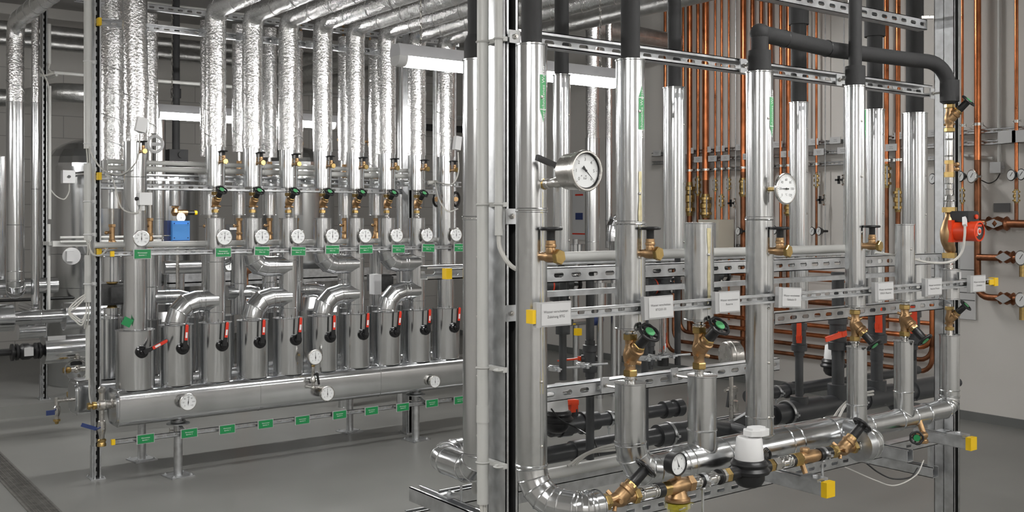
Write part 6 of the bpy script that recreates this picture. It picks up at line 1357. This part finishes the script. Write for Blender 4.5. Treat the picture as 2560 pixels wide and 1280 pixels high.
for i, (px, py) in enumerate(((170,925),(180,985))):
    a = pY(px,py,7.9); t = thing('drain_tap', 'small tap with brass end and blue lever at the lower left, %s one' % ('upper','lower')[i], 'valve', a)
    m = MB(); m.cyl(a+EX*.02, a+EX*(.12 if i == 0 else .20), .018, n=12); m.sphere(a+EX*.06, .028, 12, 8); m.cyl(a+EX*.07, a+V((.07,0,.10 if i == 0 else .07)), .014, n=10); m.cyl(a+V((.07,0,.06)), V((a.x+.07, a.y+(.1 if i == 0 else .1), a.z+.12)), .012, n=8); part(m, 'body', 'steel', t)
    m = MB(); m.lathe(a+EX*.02, -EX, [(0,.016),(.01,.024),(.03,.024),(.032,.014),(.04,.022),(.055,.02)], 12); part(m, 'coupling', 'brass', t)
    m = MB(); m.cyl(a+EX*.17, (a.x+.17,8.0,.36), .012, n=8); part(m, 'feed_pipe', 'steel', t); m = MB(); m.box(a+V((.05,-.03,.07 if i else .05)), (.08,.01,.03)); part(m, 'lever', 'blue_dark' if i else 'rubber', t)
m = MB(); m.ring(pY(190,925,7.8), EY, .075, .006, 28, 6); single(m, 'cover_ring', 'chrome', 'thin bright ring around the upper small tap at the lower left', 'ring')
# cables curling at the trunking foot
for i in range(3):
    m = MB(); m.tube(smooth_path([pY(214,735+i*4,6.3), pY(190,752+i*8,6.3), pY(172,775+i*4,6.3), pY(188,790+i*6,6.3), pY(205,800+i*6,6.3), pY(216,780,6.35)], 8), .0045, 6); single(m, 'loose_cable', 'cable', 'grey cable loop beside the lower cable duct, %s of three' % ORD[i], 'cable', group='cable loops at the duct foot')
# ================================================================== CEILING PIPES AND FAR RIGHT BACKGROUND
for i, (x_, y0_, z_, r__) in enumerate(((4.55,1.0,3.1,.075),(4.9,1.0,3.35,.075),(5.2,.5,3.15,.07))):
    fpipe([(x_,y0_,z_), (x_,11.2,z_)], r__, 'foil pipe under the ceiling running away behind the foam sleeves, %s from the left' % ORD[i], 30+i)
a = pY(1470, 60, 7.3); fpipe([V((a.x,7.3,3.75)), V((a.x,7.3,3.42)), V((7.5,7.3,3.38))], .09, 'fat foil pipe bend under the ceiling between the two black foam sleeves', 51, .14)
for i, (x_, z_) in enumerate(((1.2,3.5),(.55,3.3))):
    fpipe([(x_,2.5,z_), (x_,11.0,z_)], .06, 'dull foil pipe under the ceiling at the upper left corner, %s one' % ('right','left')[i], 60+i)
for i, (z_, y_) in enumerate(((3.72,10.2),(3.60,9.6),(3.86,9.9))):
    m = MB(); m.cyl((-1.5,y_,z_), (4.5,y_,z_), .02, n=10); single(m, 'cable_conduit', 'conduit', 'thin grey conduit under the ceiling at the left, %s of three' % ORD[i], 'conduit', group='ceiling conduits')
m = MB(); m.strut((-1.5,9.2,3.80), (4.5,9.2,3.80), EZ, .20, .06, .1, True, lip=.02); single(m, 'cable_tray', 'strut', 'perforated cable tray under the ceiling at the left', 'tray')
for i, (px, w, yb_, wr) in enumerate(((1481, 37, 690, 33), (1522, 17, 620, 17))):
    a = pD(px, 500, 9.0 if i == 0 else 9.3); d_ = dep(a); r__ = w/2/FPX*d_; t = thing('insulated_riser', 'far silver pipe with foil top behind the large pressure gauge, %s one' % ('wide','slim')[i], 'pipe', (a.x,a.y,zf(yb_,d_)))
    m = MB(); jacket(m, (a.x,a.y,zf(yb_,d_)), (a.x,a.y,zf(346,d_)), r__, (.25,)); part(m, 'jacket', 'zinc_sheet', t); m = MB(); foil(m, [(a.x,a.y,zf(348,d_)), (a.x,a.y,3.6)], wr/2/FPX*d_, 90+i, .04, 22); part(m, 'foil_wrap', 'foil', t)
    m = MB(); spiral(m, (a.x,a.y,zf(340,d_)), (a.x,a.y,3.3), wr/2/FPX*d_, .36); part(m, 'binding_wire', 'wire', t)
for i, (px, y0_, y1_, w, dd_) in enumerate(((1545,592,650,44,9.2),(1500,706,772,34,9.0),(1535,708,772,34,9.1),(1440,610,640,46,9.4))):
    a = pD(px, 600, dd_); m = MB(); jacket(m, (a.x,a.y,zf(y1_,dd_)), (a.x,a.y,zf(y0_,dd_)), w/2/FPX*dd_); m.cyl((a.x,a.y,.0), (a.x,a.y,zf(y0_-12,dd_)), .03, n=14); single(m, 'valve_can', 'zinc_sheet', 'small far silver can behind the foreground rack, %s of four' % ORD[i], 'pipe insulation', group='far silver cans')
m = MB(); m.ang = 15; a = pD(1533, 575, 9.2); elbow_sheet(m, [(a.x,a.y,a.z-.1), (a.x,a.y,a.z+.08), (a.x+.3,a.y,a.z+.08)], .1, .07, 4); single(m, 'elbow_pipe', 'zinc_sheet', 'far dark silver elbow left of the up arrow pipe', 'pipe')
a = pD(1470, 800, 9.0); m = MB(); m.cyl(a-EX*.2, a+EX*.1, .04, n=16); m.m = 1; m.cyl(a+EX*.0, a+EX*.14, .055, n=12); m.m = 2; m.box(a+V((-.16,-.05,-.09)), (.05,.05,.06)); single(m, 'blue_valve', ['zinc_sheet','blue_dark','yellow'], 'far dark blue valve with yellow tag below the white sign rail', 'valve')
m = MB(); a = pD(1468,500,10.5); p_ = pX(1606, HY, 7.6); m.cyl((7.5,p_.y,2.6), (7.5,p_.y,CEILING_Z), .05, n=16); single(m, 'wall_conduit', 'conduit', 'pale vertical pipe at the top left of the copper wall', 'conduit')
m = MB(); a = pY(1092,290,10.9); m.box(a, (.07,.06,.07)); m.m = 1; m.obox(a+V((.02,.02,0)), V((7.69,a.y+.02,a.z)), EZ, .05, .04); single(m, 'rail_end', ['yellow','strut'], 'short channel with yellow cap beyond the last hot water riser', 'rail')
a = pY(1062,318,11.2); m = MB(); m.cyl(a, (7.69,a.y,a.z), .045, n=14); m.cyl(a, (a.x,12.2,a.z), .045, n=14); single(m, 'black_pipe', 'foam', 'dark horizontal pipe beyond the last hot water riser', 'pipe')
for i, (px, py) in enumerate(((1092,498),(1140,498))):
    a = pD(px,py,8.2); m = MB(); m.ring(a, V((.5,-1,0)), .055, .010, 20, 8); m.m = 1; m.cyl(a, a+V((.06,.12,0)), .02, n=10); m.m = 2; m.cyl((a.x+.06,a.y+.12,1.2), (a.x+.06,a.y+.12,CEILING_Z), .02, n=10); single(m, 'wheel_valve', ['rubber','bronze','strut'], 'black valve wheel far behind the last hot water riser, %s one' % ('left','right')[i], 'valve')
# channels carrying the low plastic pipes of the rack
for i, x_ in enumerate((2.02, 2.78, 3.48, 3.97)):
    m = MB(); m.cyl((x_,2.76,.67), (x_,2.76,.74), .005, n=8); m.box((x_,2.76,.681), (.07,.05,.006)); single(m, 'support_rod', 'strut', 'short threaded rod holding the thick plastic pipe on the rear channel, %s' % ORD[i], 'rod', group='rods under the plastic pipe')
strail('steel channel under the rear plastic pipe line', (2.2,3.02,.705), (4.9,3.02,.705), EZ, pitch=.0625)
for i, (x_) in enumerate((2.25, 3.66)): m = MB(); m.strut((x_,2.18,.77), (x_,3.05,.77), EZ, slots=False) if False else m.strut((x_,2.18,.615), (x_,3.05,.615), EZ, slots=False); m.box((x_,2.20,.72), (.03,.01,.2)); single(m, 'cross_channel', 'strut', 'cross channel tying the rear plastic pipes to the rack, %s one' % ('near','far')[i], 'rail')
